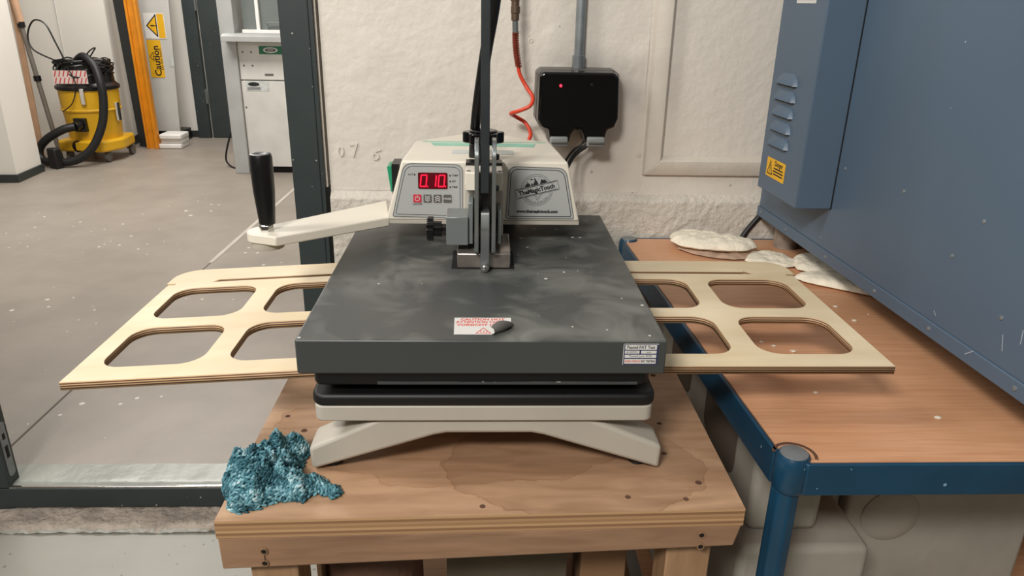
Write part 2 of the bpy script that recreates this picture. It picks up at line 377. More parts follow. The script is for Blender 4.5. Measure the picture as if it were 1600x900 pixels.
# opening frame
b = BM(); grid(b, -1.5, -.34, 1.700, 1.795, 200, 10, lambda x, y: (x, y, .072-.004*max(0, (1.712-y)/.012)+.0015*noise.noise(Vector((x*12, y*12, 1))))); box(b, -1.5, -.34, 1.702, 1.79, .0, .066)
sill = struct('trim_1', b, M['sill'], 'worn pale grey metal sill across the bottom of the opening', ang=60)
b = BM(); box(b, -1.5, -.34, 1.688, 1.702, .008, .066); obj('sill_face', b, M['steelgrey'], sill, bevel=.002, label='dark grey front face of the sill')
b = BM(); box(b, -1.5, -.44, 1.690, 1.700, .0655, .0715); obj('sill_nosing', b, M['chrome'], sill, bevel=.002, label='bright worn metal nosing')
post = struct('trim_2', (lambda b: (box(b, -.437, -.374, 1.688, 1.80, 0, 2.4), b)[1])(BM()), M['steelgrey'], 'dark grey steel door post speckled with paint chips', bevel=.002)
b = BM(); box(b, -.4475, -.437, 1.73, 1.80, 0, 2.4); obj('door_stop', b, M['steelgrey'], post, bevel=.0015)
b = BM(); box(b, -.374, -.366, 1.69, 1.80, 0, 2.4); obj('side_strip', b, M['steelgrey'], post)
b = BM(); box(b, -.366, -.361, 1.702, 1.78, .89, 2.4); obj('filler_strip', b, M['trim'], post, label='cream filler strip beside the post')
jamb = struct('trim_3', (lambda b: (box(b, -1.5, -1.254, 1.690, 1.736, .0, 2.4), b)[1])(BM()), M['steelgrey'], 'dark grey left jamb of the opening', bevel=.002)
F = Fr((-1.2540, 1.713, .0), (0, 1, 0), (0, 0, 1))
b = BM(); fpoly(b, F, rrect(-.013, .013, .095, .255, .010), 0, .002); k = obj('keep_plate', b, M['conduit'], jamb, bevel=.0005, label='worn steel keep plate low on the jamb')
b = BM(); frect(b, F, -.006, .006, .150, .185, .002, .0024); obj('slot', b, M['dark'], k)
b = BM(); frect(b, F, -.005, .005, .205, .222, .002, .0024); obj('slot', b, M['dark'], k)
b = BM(); box(b, -3.2, -1.5, 1.70, 1.85, 0, 2.6); struct('wall_left', b, M['wall'], smooth=False)
# back wall
b = BM(); box(b, -.355, 3.2, 1.702, 1.86, 0, 2.6); wb = struct('wall_back', b, M['wall'], 'cream painted plaster wall behind the press', smooth=False)
b = BM()
def plf(u, v):
    n = .0016*noise.fractal(Vector((u*55, v*55, 2)), 1, 2, 4)
    if v < .868: return (u, 1.686+n, v)
    t = (v-.868)/.014; return (u, 1.686+.018*min(1, t)+n*(1-.6*t), v+.002*noise.noise(Vector((u*14, 0, 4))))
grid(b, -.355, 1.0, .60, .884, 360, 76, plf)
obj('wall_plinth', b, M['plinth'], wb, ang=180, label='rough textured lower band of the wall')
b = BM()
def chip(u, v): 
    return (u, 1.7015-.0022*max(0, noise.fractal(Vector((u*9, v*9, 7)), 1, 2, 5)), v)
grid(b, -.352, .36, .884, 1.45, 180, 140, chip)
obj('plaster_skin', b, M['wall'], wb, ang=180, label='uneven painted plaster surface')
Fw = Fr((0, 1.700, 0), (1, 0, 0), (0, 0, 1))
for s, x, z, r, sz in (('0', -.327, .972, 0, .034), ('7', -.296, .975, .1, .044), ('6', -.247, .967, -.5, .042)):
    b = BM(); text(b, Fw, s, sz, x, z, 0, .0007, rot=r, bold=.0004)
    obj('raised_numeral', b, M['wall'], wb, label='numeral showing in relief under the wall paint')
def moulding(nm, pts, m, parent=None):
    b = BM()
    for (x0, x1, z0, z1, hor) in pts: pass
    return b
T = []
b = BM(); prism(b, [(.3675, 1.702), (.371, 1.690), (.382, 1.684), (.405, 1.684), (.409, 1.692), (.4135, 1.702)], 'z', .9735, 2.4)
# mitred corner
for v in b.verts:
    if v.co.z < 1: v.co.z = .926+(v.co.x-.3675)*1.0
t4 = struct('trim_4', b, M['trim'], 'cream painted vertical moulding on the wall', bevel=.0015)
b = BM(); prof = [(1.702, .926), (1.690, .9295), (1.684, .9405), (1.684, .9635), (1.692, .9675), (1.702, .972)]
prism(b, prof, 'x', .3675, .95)
for v in b.verts:
    if v.co.x < .5: v.co.x = .3675+(v.co.z-.926)
struct('trim_5', b, M['trim'], 'cream painted horizontal moulding at panel bottom', bevel=.0015)
for (x, z) in ((.358, .972), (.345, 1.19), (.10, 1.22), (.0, 1.19)):
    b = BM(); lathe(b, [(.006, 0), (.0055, -.0012), (.0035, -.0016), (.0030, -.0006), (.001, -.0006)], (x, 1.702, z), 12, 'y'); obj('wall_plug', b, M['trim'], wb)
# remaining walls of the two rooms
b = BM(); box(b, 1.53, 1.65, -2.3, 1.70, 0, 2.9); struct('wall_right', b, M['nearwall'], smooth=False)
b = BM(); box(b, -3.2, 1.65, -2.42, -2.3, 0, 2.9); struct('wall_near', b, M['nearwall'], smooth=False)
b = BM(); box(b, -3.32, -3.2, -2.42, 1.86, 0, 2.9); struct('wall_side', b, M['nearwall'], smooth=False)
b = BM(); box(b, .05, .17, 1.87, 7.0, .07, 2.9); struct('wall_far_right', b, M['farwall'], smooth=False)
# far room walls
b = BM(); box(b, -3.12, 0.2, 7.02, 7.15, .07, 2.9); wf = struct('wall_far', b, M['farwall'], 'white wall at the far end', smooth=False)
b = BM(); prism(b, [(-3.03, 6.44), (-3.10, 7.05), (-3.3, 7.05), (-3.3, 6.44)], 'z', .07, 2.9); struct('wall_recess', b, M['farwall'], smooth=False)
b = BM(); box(b, -5.2, -3.029, 6.42, 6.4395, .07, 2.9); wl = struct('wall_alcove', b, M['farwall'], 'white boarded wall behind the yellow vacuum', smooth=False)
b = BM(); box(b, -3.415, -3.408, 6.415, 6.421, .07, 2.9); obj('board_joint', b, M['pale'], wl)
b = BM(); prism(b, [(-5.2, 5.02), (-3.21, 5.15), (-3.235, 5.50), (-5.2, 5.6)], 'z', .07, 2.9); struct('wall_column', b, M['farwall'], 'white wall corner at the far left', smooth=False)
b = BM(); prism(b, [(-5.2, 5.0), (-3.195, 5.135), (-3.222, 5.512), (-3.235, 5.50), (-3.21, 5.15), (-5.2, 5.02)], 'z', .07, .125); struct('baseboard_column', b, M['skirt'], bevel=.002)
b = BM(); box(b, -3.10, -2.63, 7.0, 7.02, .07, .13); struct('baseboard_far', b, M['skirt'], bevel=.002)
b = BM(); prism(b, [(-3.015, 6.41), (-3.085, 7.0), (-3.1, 7.0), (-3.03, 6.41)], 'z', .07, .14); struct('baseboard_recess', b, M['skirt'], bevel=.002)
# far door
d = thing('door_1', (-2.4, 7.0, .07), 'dark grey door with grey frame at the far end', 'door'); d['kind'] = 'structure'; del d['category']
b = BM(); box(b, -2.50, -1.7, 6.985, 7.015, .075, 2.1); obj('leaf', b, M['steelgrey'], d, bevel=.002)
b = BM(); box(b, -2.625, -2.515, 6.965, 7.018, .07, 2.2); obj('frame', b, M['steelgrey'], d, bevel=.003)
for z in (.38, 1.17):
    b = BM(); cyl(b, (-2.512, 6.972, z), (-2.512, 6.972, z+.13), .008, n=10); obj('hinge', b, M['steel'], d)

# ================================================================== WOODEN BENCH
BZ = .745
bn = thing('wooden_bench', (0, 1.0, 0), 'low plywood bench with a stained top carrying the heat press', 'bench')
b = BM(); top = [(-.3035, .698), (.311, .7147), (.311, 1.36), (-.3035, 1.36)]
prism(b, top, 'z', BZ-.024, BZ)
# ply layers on edge
b.verts.ensure_lookup_table(); la = b.verts.layers.float.new('ply')
for v in b.verts: v[la] = 1 if v.co.z > BZ-.01 else 0
for f in b.faces: f.normal_update(); f.material_index = 0 if abs(f.normal.z) > .5 else 1
obj('bench_top', b, (M['benchtop'], M['benchedge']), bn, smooth=False, label='stained plywood board with layered edge')
b = BM(); loft(b, [(-.302, .699, .676), (-.3045+.6, .7155, .690), (.303, .735, .690), (-.302, .720, .676)], [(-.303, .699, BZ-.0245), (.310, .7155, BZ-.0245), (.310, .738, BZ-.0245), (-.303, .721, BZ-.0245)])
for v in b.verts:
    if v.co.x > .2 and v.co.z < .7: v.co.x = .3035
rail = obj('front_rail', b, M['benchrail'], bn, bevel=.002)
b = BM(); box(b, -.3035, -.28, .72, 1.35, .68, BZ-.0245); obj('side_rail', b, M['benchrail'], bn, bevel=.002)
b = BM(); box(b, .286, .31, .737, 1.35, .68, BZ-.0245); obj('side_rail', b, M['benchrail'], bn, bevel=.002)
b = BM(); box(b, -.3035, .31, 1.335, 1.36, .68, BZ-.0245); obj('rear_rail', b, M['benchrail'], bn, bevel=.002)
for (x0, x1, y0) in ((-.2785, -.222, .7215), (.230, .2855, .7385), (-.2785, -.222, 1.28), (.230, .2855, 1.28)):
    b = BM(); box(b, x0, x1, y0, y0+.055, 0, .7195); obj('leg', b, M['benchleg'], bn, bevel=.002)
b = BM(); box(b, -.27, .278, .80, 1.33, .28, .30); obj('lower_shelf', b, M['benchrail'], bn, bevel=.002)
for (x, z) in ((-.252, .7015), (-.2525, .6845), (.262, .7085), (.2625, .6915)):
    b = BM(); y = .6982+(x+.3035)*.0272; lathe(b, [(.0045, 0), (.0045, -.0012), (.0032, -.0012), (.003, 0.0)], (x, y, z), 16, 'y'); obj('screw_hole', b, M['card'], rail)
    b = BM(); lathe(b, [(.003, 0), (.003, -.0004), (.0001, -.0004)], (x+.0003, y-.0006, z), 14, 'y'); obj('screw_recess', b, M['dark'], rail)
b = BM(); box(b, -.2523, -.2518, .6985, .6992, .6845, .7015); obj('pencil_line', b, M['ink'], rail)
holes = [(-.2628, .722), (-.2765, .926), (.0, .722), (-.245, .888), (.175, .738), (.2445, .7335), (.2685, .766), (.25, .905), (.232, .868), (.272, 1.05), (-.27, 1.05), (.24, .83)]
for i, (x, y) in enumerate(holes):
    b = BM(); r = .0035 if i % 3 else .0042; lathe(b, [(r, 0), (r, .0004), (r*.2, .0004)], (x, y, BZ), 12); obj('screw', b, M['brownfab'], bn)

# ================================================================== HEAT PRESS
hp = thing('heat_press', (0, 1.0, BZ+.001), 'grey and cream clamshell heat press standing on the bench', 'heat press')
# base legs: low arch with splayed arms
def arch(y0, y1):
    out = [(-.2135, .7475), (-.2155, .779), (-.207, .7835), (-.125, .8215), (.130, .8215), (.216, .785), (.2255, .780), (.2245, .7475), (.075, .797), (.06, .800), (-.045, .800), (-.06, .797)]
    b = BM(); ins = lambda p: (p[0]*.985+(.0001), p[1]+(.004 if p[1] > .776 else .0)) if 0 else p
    prism(b, out, 'y', y0, y1); return b
obj('front_base_arm', arch(.792, .842), M['creamshade'], hp, bevel=.005, seg=3)
obj('rear_base_arm', arch(1.20, 1.25), M['creamshade'], hp, bevel=.005, seg=3)
b = BM(); box(b, -.05, .06, .84, 1.21, .800, .8215); obj('base_spine', b, M['creamshade'], hp, bevel=.003)
for x in (-.19, .20):
    for y in (.815, 1.225):
        b = BM(); cyl(b, (x, y, BZ+.0012), (x, y, BZ+.011), .011, .009, 16); obj('rubber_foot', b, M['blackrub'], hp)
b = BM(); prism(b, rrect(-.2035, .2085, .786, 1.28, .012), 'z', .8215, .8425); obj('lower_plate', b, M['creamshade'], hp, bevel=.002, label='cream painted lower plate')
b = BM(); prism(b, rrect(-.2055, .2105, .784, 1.282, .016), 'z', .8427, .8588); obj('rubber_pad', b, M['blackrub'], hp, bevel=.0045, seg=3, label='black silicone rubber pad')
b = BM(); prism(b, rrect(-.201, .2005, .785, 1.30, .012), 'z', .8712, .892); pl = obj('heat_platen', b, M['black'], hp, bevel=.003)
b = BM(); box(b, -.125, .185, .7835, .7855, .8735, .8765); obj('platen_lip', b, M['hood'], hp)
# hood: folded sheet cover with slot
b = BM(); box(b, -.215, .2135, .773, 1.315, .893, .936); hood = obj('platen_cover', b, M['hood'], hp, bevel=.0022, seg=3, label='scuffed dark grey sheet metal cover')
b = BM(); box(b, -.047, .0445, 1.0165, 1.10, .9362, .9366); obj('cover_slot', b, M['dark'], hood)
b = BM(); prism(b, [(1.018, .9367), (1.018, .958), (1.026, .9635), (1.105, .9635), (1.105, .9367)], 'x', -.0385, .0385); obj('lever_bracket', b, M['bracket'], hp, bevel=.0015, label='stained chrome bracket set in the cover')
# caution label with peeled corner
lb = [(-.0345, .7893), (.0095, .7893)] + [(.0095+.024*t**1.0, .7893+.0235*t**1.5) for t in (.25, .5, .75, 1)] + [(.0338, .8380), (-.0355, .8377)]
b = BM(); prism(b, lb, 'z', .9361, .9364); cl = obj('caution_label', b, M['label'], hp, label='white hot surface label with a curled corner')
Fh = Fr((0, 0, .9364), (1, 0, 0), (0, 1, 0))
b = BM()
text(b, Fh, 'CAUTION HOT', .0086, -.001, .8325, 0, .00005, bold=.0003, xs=.9); text(b, Fh, 'ATTENTION CHAUD', .0086, -.001, .8245, 0, .00005, bold=.0003, xs=.79)
text(b, Fh, 'VORSICHT HE', .0086, -.0075, .8162, 0, .00005, bold=.0003, xs=.9)
fline(b, Fh, [(-.0085, .7925), (.0085, .7925), (.0, .8075)], .0012, 0, .0001, True)
for k in range(3):
    fline(b, Fh, [(-.0035+.0035*k, .7945), (-.0025+.0035*k, .7965), (-.0035+.0035*k, .798), (-.0025+.0035*k, .800)], .0008, 0, .0001)
obj('lettering', b, M['redink'], cl, smooth=False)
b = BM(); A = Vector((.0095, .7893, .9365)); C = Vector((.0337, .8128, .9365)); d = (C-A); q = Vector((-d.y, d.x, 0)).normalized()
R = .006; rows = []
for j in range(9):
    a = PI*1.15*j/8; rows.append([A+d*t-q*(R*(.5+.7*math.sin(PI*min(1, t*.8+.15)))*math.sin(a))*1.0+Vector((0, 0, R*(.35+.65*math.sin(PI*(t*.75+.2)))*(1-math.cos(a)))) for t in [i/10 for i in range(11)]])
V = [[b.verts.new(p) for p in r] for r in rows]
for j in range(8):
    for i in range(10): b.faces.new((V[j][i], V[j][i+1], V[j+1][i+1], V[j+1][i]))
obj('curled_corner', b, M['sockgrey'], cl, ang=180, label='grey curled back of the label corner')
# PAT label on the front
Fp = Fr((0, .7729, 0), (1, 0, 0), (0, 0, 1))
b = BM(); frect(b, Fp, .1625, .2035, .9055, .9325, 0, .0002); pa = obj('test_label', b, M['navy'], hp, label='navy bordered electrical test label')
b = BM()
for r in ((.1645, .2015, .9250, .9310), (.1645, .1815, .9200, .9238), (.1835, .2015, .9200, .9238), (.1645, .2015, .9145, .9186), (.1645, .2015, .9070, .9128)): frect(b, Fp, *r, .0002, .0003)
for r in ((.1625, .2035, .9318, .9325), (.1625, .1632, .9055, .9325)): frect(b, Fp, *r, .0002, .0003)
obj('label_fields', b, M['label'], pa, smooth=False)
b = BM(); text(b, Fp, 'Passed PAT Test', .0052, .183, .9280, .0003, .00003, bold=.00012, xs=.92); text(b, Fp, 'A1207/01', .0034, .173, .9219, .0003, .00003); text(b, Fp, 'pass', .0032, .1925, .9219, .0003, .00003)
text(b, Fp, 'Tested June 2025', .0038, .183, .91655, .0003, .00003); text(b, Fp, 'PAT TESTING', .0038, .2008, .9099, .0003, .00003, align='RIGHT', bold=.00015, xs=.72)
obj('lettering', b, M['ink'], pa, smooth=False)
b = BM(); text(b, Fp, 'GREEN SPRINGS', .0038, .1650, .9099, .0003, .00003, align='LEFT', bold=.00008, xs=.68); obj('red_lettering', b, M['redink'], pa, smooth=False)
# control head
def head_ring(z, s):  # s: 0 bottom, 1 top
    L = lambda a, c: a+(c-a)*s
    return [(L(-.153, -.1265), L(1.128, 1.133), z), (L(.1505, .1290), L(1.128, 1.133), z), (L(.150, .1165), 1.295, z), (L(.06, .040), 1.372, z), (L(-.06, -.038), 1.385, z), (L(-.152, -.1195), 1.305, z)]
b = BM(); loft(b, head_ring(.977, 0), head_ring(1.0695, 1)); hd = obj('control_head', b, M['cream'], hp, bevel=.003, seg=3, label='cream enamelled control head')
b = BM(); loft(b, [Vector(p)+Vector((0, .002, 0)) for p in head_ring(.970, 0)], [Vector(p)+Vector((0, .002, 0)) for p in head_ring(.9768, 0)]); obj('head_base_rim', b, M['creamshade'], hp, bevel=.001)
b = BM(); box(b, -.02, .02, 1.15, 1.27, .9365, .970); obj('head_column', b, M['black'], hp)
b = BM(); box(b, -.16, -.05, 1.325, 1.44, .8220, .98); obj('rear_column', b, M['creamshade'], hp, bevel=.004) if 0 else b.free()
b = BM(); box(b, -.06, .06, 1.322, 1.37, .80, .9695); obj('rear_column', b, M['creamshade'], hp, bevel=.004, label='cream rear column behind the platens')
Ff = Fr((0, 1.1278, .977), (1, 0, 0), (0, .054, 1))
def fz(z): return (z-.977)
def P4(pts): return [(x, fz(z)) for x, z in pts]
pn = P4([(-.1435, .982), (-.0325, .980), (-.0325, 1.0655), (-.1235, 1.0665)]); pn = rpoly(pn, [.004, .004, .013, .013])
b = BM(); fpoly(b, Ff, pn, 0, .0008); cp = obj('control_panel', b, M['panel'], hp, label='silver control panel with red display and four buttons')
def border(inset, wd, pts, par, z=.0008):
    c = Vector((sum(p[0] for p in pts)/len(pts), sum(p[1] for p in pts)/len(pts)))
    q = []
    for p in pts:
        v = Vector(p)-c; q.append((c.x+v.x*(1-inset/abs(.05)), c.y+v.y*(1-inset/abs(.042))))
    b = BM(); fline(b, Ff, q, wd, z, z+.0002, True); obj('border_line', b, M['ink'], par, smooth=False)
border(.001, .0006, pn, cp); border(.0047, .0007, pn, cp)
b = BM(); fpoly(b, Ff, rrect(-.1018, -.0565, fz(1.0268), fz(1.0518), .002), .0008, .0018); ds = obj('display', b, M['ledbg'], cp)
SEG = {'a': (0, 1, 1, 1), 'b': (1, 1, 1, .5), 'c': (1, .5, 1, 0), 'd': (0, 0, 1, 0), 'e': (0, .5, 0, 0), 'f': (0, 1, 0, .5)}
for dx, segs, dot in ((-.0985, 'abcdef', 1), (-.0840, 'bc', 0), (-.0710, 'abcdef', 1)):
    b = BM(); W, H, sl = .0088, .0175, .0018; z0 = fz(1.0305)
    for s in segs:
        x0, y0, x1, y1 = SEG[s]; p = (dx+x0*W+y0*sl, z0+y0*H); q = (dx+x1*W+y1*sl, z0+y1*H)
        vx = Vector(q)-Vector(p); p = Vector(p)+vx*.08; q = Vector(q)-vx*.08; fline(b, Ff, [p, q], .0017, .0018, .0021)
    if dot: frect(b, Ff, dx+W+.0015, dx+W+.0033, z0-.0008, z0+.0010, .0018, .0021)
    obj('digit', b, M['led'], cp, smooth=False, label='lit red digit')
for i, x in enumerate((-.1035, -.0877, -.0720, -.0568)):
    b = BM(); fpoly(b, Ff, rrect(x-.0063, x+.0063, fz(1.0052), fz(1.0178), .0015), .0008, .0016); obj('button', b, M['red'] if i == 0 else M['sockgrey'], cp, label='red power button' if i == 0 else None)
b = BM(); zc = fz(1.0115); fline(b, Ff, arc(-.1035, zc, .0036, 120, 420, 16), .0008, .0016, .0018); fline(b, Ff, [(-.1035, zc+.0005), (-.1035, zc+.0045)], .0008, .0016, .0018)
for k in range(3):
    zz = zc+.003-k*.003
    fline(b, Ff, [(-.0877-.0035, zz+.0012), (-.0877, zz-.0012), (-.0877+.0035, zz+.0012)], .0008, .0016, .0018)
    fline(b, Ff, [(-.0720-.0035, zz-.0012), (-.0720, zz+.0012), (-.0720+.0035, zz-.0012)], .0008, .0016, .0018)
text(b, Ff, 'MODE', .0042, -.0568, zc, .0016, .00005); obj('button_print', b, M['white'], cp, smooth=False)
b = BM(); fdot = lambda x, z: fpoly(b, Ff, arc(x, fz(z), .0013, 0, 330, 11), .0008, .0012)
fdot(-.1068, 1.0485); fdot(-.0525, 1.0475); fdot(-.0525, 1.0385); fdot(-.0525, 1.0295)
for s, x, z, al in (('ACT', -.1085, 1.0485, 'RIGHT'), ('TEMP', -.0500, 1.0475, 'LEFT'), ('SET', -.0500, 1.0385, 'LEFT'), ('TIME', -.0500, 1.0295, 'LEFT'), ('ON/OFF', -.1035, 1.0022, 'CENTER')): text(b, Ff, s, .0042, x, fz(z), .0008, .00005, align=al, bold=.00008)
tag(obj('panel_print', b, M['ink'], cp, smooth=False), kind='stuff')
# right panel with emblem
pn2 = P4([(.0335, .980), (.1425, .9805), (.1265, 1.0615), (.0375, 1.0635)]); pn2 = rpoly(pn2, [.004, .004, .013, .013])
b = BM(); fpoly(b, Ff, pn2, 0, .0008); lp = obj('logo_panel', b, M['panel'], hp, label='silver panel printed with the maker emblem')
border(.001, .0006, pn2, lp); border(.0045, .0010, pn2, lp)
b = BM(); cx, cz = .0815, fz(1.0265)
ang = math.radians(14); ca, sa = math.cos(ang), math.sin(ang)
def rt(x, y): return (cx+.0008+x*ca-y*sa, cz+.0005+x*sa+y*ca)
for r in (.0245, .0218):
    for a0, a1 in ((34, 176), (214, 354)): fline(b, Ff, arc(cx, cz, r, a0, a1, 26), .0005, .0008, .001)
BW, BH = .034, .0076
fline(b, Ff, [rt(-BW, -BH), rt(BW, -BH), rt(BW, BH), rt(-BW, BH)], .0005, .0008, .001, True)
fline(b, Ff, [rt(-BW+.003, BH-.0015), rt(BW-.002, BH-.0015)], .0010, .0008, .001); fline(b, Ff, [rt(-BW+.003, -BH+.0015), rt(BW-.002, -BH+.0015)], .0010, .0008, .001)
text(b, Ff, 'TheMagicTouch', .0098, cx+.0005, cz+.0002, .0008, .00008, rot=ang, bold=.00042, xs=.90)
text(b, Ff, 'www.themagictouch.com', .0066, .0835, fz(.9925), .0008, .00008, bold=.00040, xs=.95)
text(b, Ff, 'One for all, all for One', .0042, cx, cz, .0008, .00005, bend=.0195)
tri = [rt(-.006, -BH), (cx+.0015, cz-.0165), rt(.007, -BH)]; fline(b, Ff, tri, .0005, .0008, .001); fline(b, Ff, [rt(-.003, -BH), (cx+.0013, cz-.0130), rt(.004, -BH)], .0004, .0008, .001)
# skyline, tree, mountain, plane, moon
sk = [(-.0175, BH), (-.0175, .0105), (-.0155, .0105), (-.0150, .0135), (-.0130, .012), (-.0125, .0165), (-.0105, .0120), (-.0090, .0115), (-.0088, .0085), (-.0072, .0085), (-.0070, .0115), (-.0050, .0115), (-.0050, .0095), (-.0032, .0095), (-.0030, .0125), (-.0010, .0125), (-.0008, .0165), (.0002, .0200), (.0012, .0165), (.0030, .0125), (.0042, BH)]
pts = [rt(*p) for p in sk]
for p, q in zip(sk, sk[1:]):
    if abs(q[0]-p[0]) > 1e-5: fpoly(b, Ff, [rt(p[0], BH), rt(q[0], BH), rt(*q), rt(*p)], .0008, .001)
mt = [(.0062, BH), (.0098, .0150), (.0120, .0130), (.0150, .0128), (.0185, BH)]
for p, q in zip(mt, mt[1:]): fpoly(b, Ff, [rt(p[0], BH-.0001), rt(q[0], BH-.0001), rt(*q), rt(*p)], .0008, .001)
fpoly(b, Ff, [(cx-.012, cz+.0160), (cx-.0085, cz+.0152), (cx-.004, cz+.0160), (cx-.0075, cz+.0170), (cx-.008, cz+.0180), (cx-.0092, cz+.0168)], .0008, .001)
fline(b, Ff, arc(cx+.0025, cz+.0178, .0014, -100, 100, 8), .0004, .0008, .001)
obj('emblem_print', b, M['ink'], lp, smooth=False)
# strips of green tape, worn print on the head top
b = BM(); box(b, -.107, .1065, 1.297, 1.301, 1.0697, 1.0702); t1 = obj('tape_strip', b, M['tape'], hp, label='pale green tape strip')
b = BM(); prism(b, [(-.086, 1.262), (.083, 1.256), (.088, 1.284), (-.092, 1.287)], 'z', 1.0697, 1.0701); obj('tape_strip', b, M['tape'], hp, label='pale green tape strip')
b = BM(); prism(b, rrect(-.052, .048, 1.190, 1.224, .003), 'z', 1.0696, 1.0698); obj('worn_label', b, M['smudge'], hp, label='rubbed off label')
# green rocker switch on the left flank
b = BM(); prism(b, [(1.20, 1.000), (1.245, 1.000), (1.245, 1.050), (1.20, 1.050)], 'x', -.1505, -.138); sw = obj('switch_housing', b, M['black'], hp)
b = BM(); loft(b, [(-.150, 1.204, 1.003), (-.150, 1.241, 1.003), (-.149, 1.241, 1.047), (-.149, 1.204, 1.047)], [(-.1535, 1.204, 1.003), (-.1535, 1.241, 1.003), (-.1585, 1.241, 1.045), (-.1585, 1.204, 1.045)]); obj('rocker', b, M['green'], sw, bevel=.001, label='green rocker switch')
# swing arm
b = BM(); P = [(-.148, 1.129), (-.165, 1.236), (-.322, 1.0815)] + arc(-.3235, 1.055, .0225, 100, 255, 10)[1:] + [(-.2965, 1.022)]
loft(b, [(x, y, .966) for x, y in P], [(x, y, .9805) for x, y in P]); arm = obj('swing_arm', b, M['cream'], hp, bevel=.002, label='cream flat arm reaching left')
b = BM(); lathe(b, [(.0225, .9555), (.0235, .958), (.0235, .9655)], (-.317, 1.055, 0), 28); obj('arm_boss', b, M['creamshade'], arm)
b = BM(); lathe(b, [(.0105, .9806), (.0105, .988), (.009, .990)], (-.3175, 1.055, 0), 6); obj('handle_nut', b, M['chrome'], hp, bevel=.0005)
b = BM(); lathe(b, [(.0098, .990), (.0115, .9915), (.0122, 1.002), (.0135, 1.018), (.0152, 1.040), (.0158, 1.07), (.0158, 1.088), (.0145, 1.0925), (.010, 1.0935), (.006, 1.092)], (-.3155, 1.055, 0), 32); obj('hand_grip', b, M['black'], hp, label='upright black hand grip')
# linkage
def plate(x, t, nm='link_plate'):
    b = BM(); prism(b, rpoly([(1.000, .962), (1.030, .962), (1.058, 1.00), (1.058, 1.105), (1.045, 1.122), (1.018, 1.122), (1.006, 1.105), (1.000, 1.02)], [.01, .012, .01, .006, .006, .006, .006, .01]), 'x', x-t/2, x+t/2); return obj(nm, b, M['steel'], hp, bevel=.0007)
plate(-.0103, .0058); plate(.0136, .0058)
b = BM(); prism(b, [(1.008, 1.050), (1.030, 1.046), (1.045, 1.46), (1.022, 1.46)], 'x', -.0052, .0072); obj('lever_bar', b, M['lever'], hp, bevel=.0012, label='long flat grey closing lever rising out of frame')
b = BM(); prism(b, rpoly([(1.003, .941), (1.016, .941), (1.020, .965), (1.026, 1.0), (1.026, 1.024), (1.008, 1.024), (1.002, 1.0)], .004), 'x', -.0048, .0080); obj('lower_link', b, M['steel'], hp, bevel=.0010)
b = BM(); cyl(b, (.0015, 1.0035, .944), (.0015, .998, .944), .0062, n=6); blob(b, (.0015, .998, .944), (.0048, .003, .0048)); obj('link_bolt', b, M['chrome'], hp)
b = BM(); cyl(b, (-.0075, 1.02, 1.010), (.0107, 1.02, 1.010), .005, n=16); obj('pivot_pin', b, M['dark'], hp)
b = BM(); box(b, -.0042, .0062, 1.024, 1.056, .97, 1.06); obj('spacer', b, M['black'], hp)
for z, y in ((1.097, 1.03), (1.053, 1.03)):
    b = BM(); lathe(b, [(.0045, .0166), (.0045, .0195), (.003, .021), (.001, .021)], (0, y, z), 12, 'x'); obj('plate_bolt', b, M['lever'], hp)
b = BM(); box(b, -.0535, -.0225, 1.012, 1.062, .9735, 1.0145); obj('clamp_block', b, M['steeld'], hp, bevel=.0008, label='grey steel clamp block')
for x0, x1 in ((-.0223, -.0158), (.0195, .0245)):
    b = BM(); box(b, x0, x1, 1.018, 1.066, .9735, 1.034 if x0 < 0 else 1.022); obj('slide_rail', b, M['steeld'], hp, bevel=.0008)
b = BM(); box(b, -.0290, .0285, 1.066, 1.126, .972, 1.052); obj('slide_housing', b, M['creamshade'], hp, bevel=.001)
b = BM(); box(b, -.0270, .0265, 1.050, 1.100, 1.044, 1.070); cb = obj('cream_bracket', b, M['cream'], hp, bevel=.001)
for x in (-.0225, .0225):
    b = BM(); lathe(b, [(.003, 1.070), (.003, 1.0712), (.001, 1.0712)], (x, 1.06, 0), 12); obj('bracket_screw', b, M['steel'], cb)
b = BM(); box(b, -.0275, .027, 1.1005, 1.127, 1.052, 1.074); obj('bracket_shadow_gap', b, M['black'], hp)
def starknob(c, r, h, ax, lobes=7, dep=.14):
    pts = []
    for k in range(lobes*8):
        a = 2*PI*k/(lobes*8); pts.append((r*(1-dep*(.5-.5*math.cos(lobes*a))**1.5)*math.cos(a), r*(1-dep*(.5-.5*math.cos(lobes*a))**1.5)*math.sin(a)))
    b = BM(); f = (lambda p, t: (c[0]+p[0], c[1]+p[1], c[2]+t)) if ax == 'z' else (lambda p, t: (c[0]+t, c[1]+p[0], c[2]+p[1]))
    loft(b, [f(p, 0) for p in pts], [f(p, h) for p in pts]); return b
b = starknob((-.0015, 1.135, 1.0985), .0315, .0165, 'z', 6, .2); lathe(b, [(.022, 1.115), (.020, 1.1175), (.006, 1.1185)], (-.0015, 1.135, 0), 24); obj('pressure_knob', b, M['blackgloss'], hp, bevel=.0018, label='black star pressure knob')
b = BM(); cyl(b, (-.0085, 1.135, 1.0697), (-.0085, 1.135, 1.0985), .0055, n=16); obj('threaded_rod', b, M['lever'], hp)
b = starknob((-.0815, 1.03, .9925), .0175, .0095, 'x', 10, .1); obj('side_knob', b, M['blackgloss'], hp, bevel=.001, label='black side adjusting knob')
b = BM(); cyl(b, (-.0722, 1.03, .9925), (-.0605, 1.03, .9925), .0115, n=20); cyl(b, (-.0605, 1.03, .9925), (-.0535, 1.03, .9925), .003, n=12); obj('knob_stem', b, M['blackgloss'], hp)
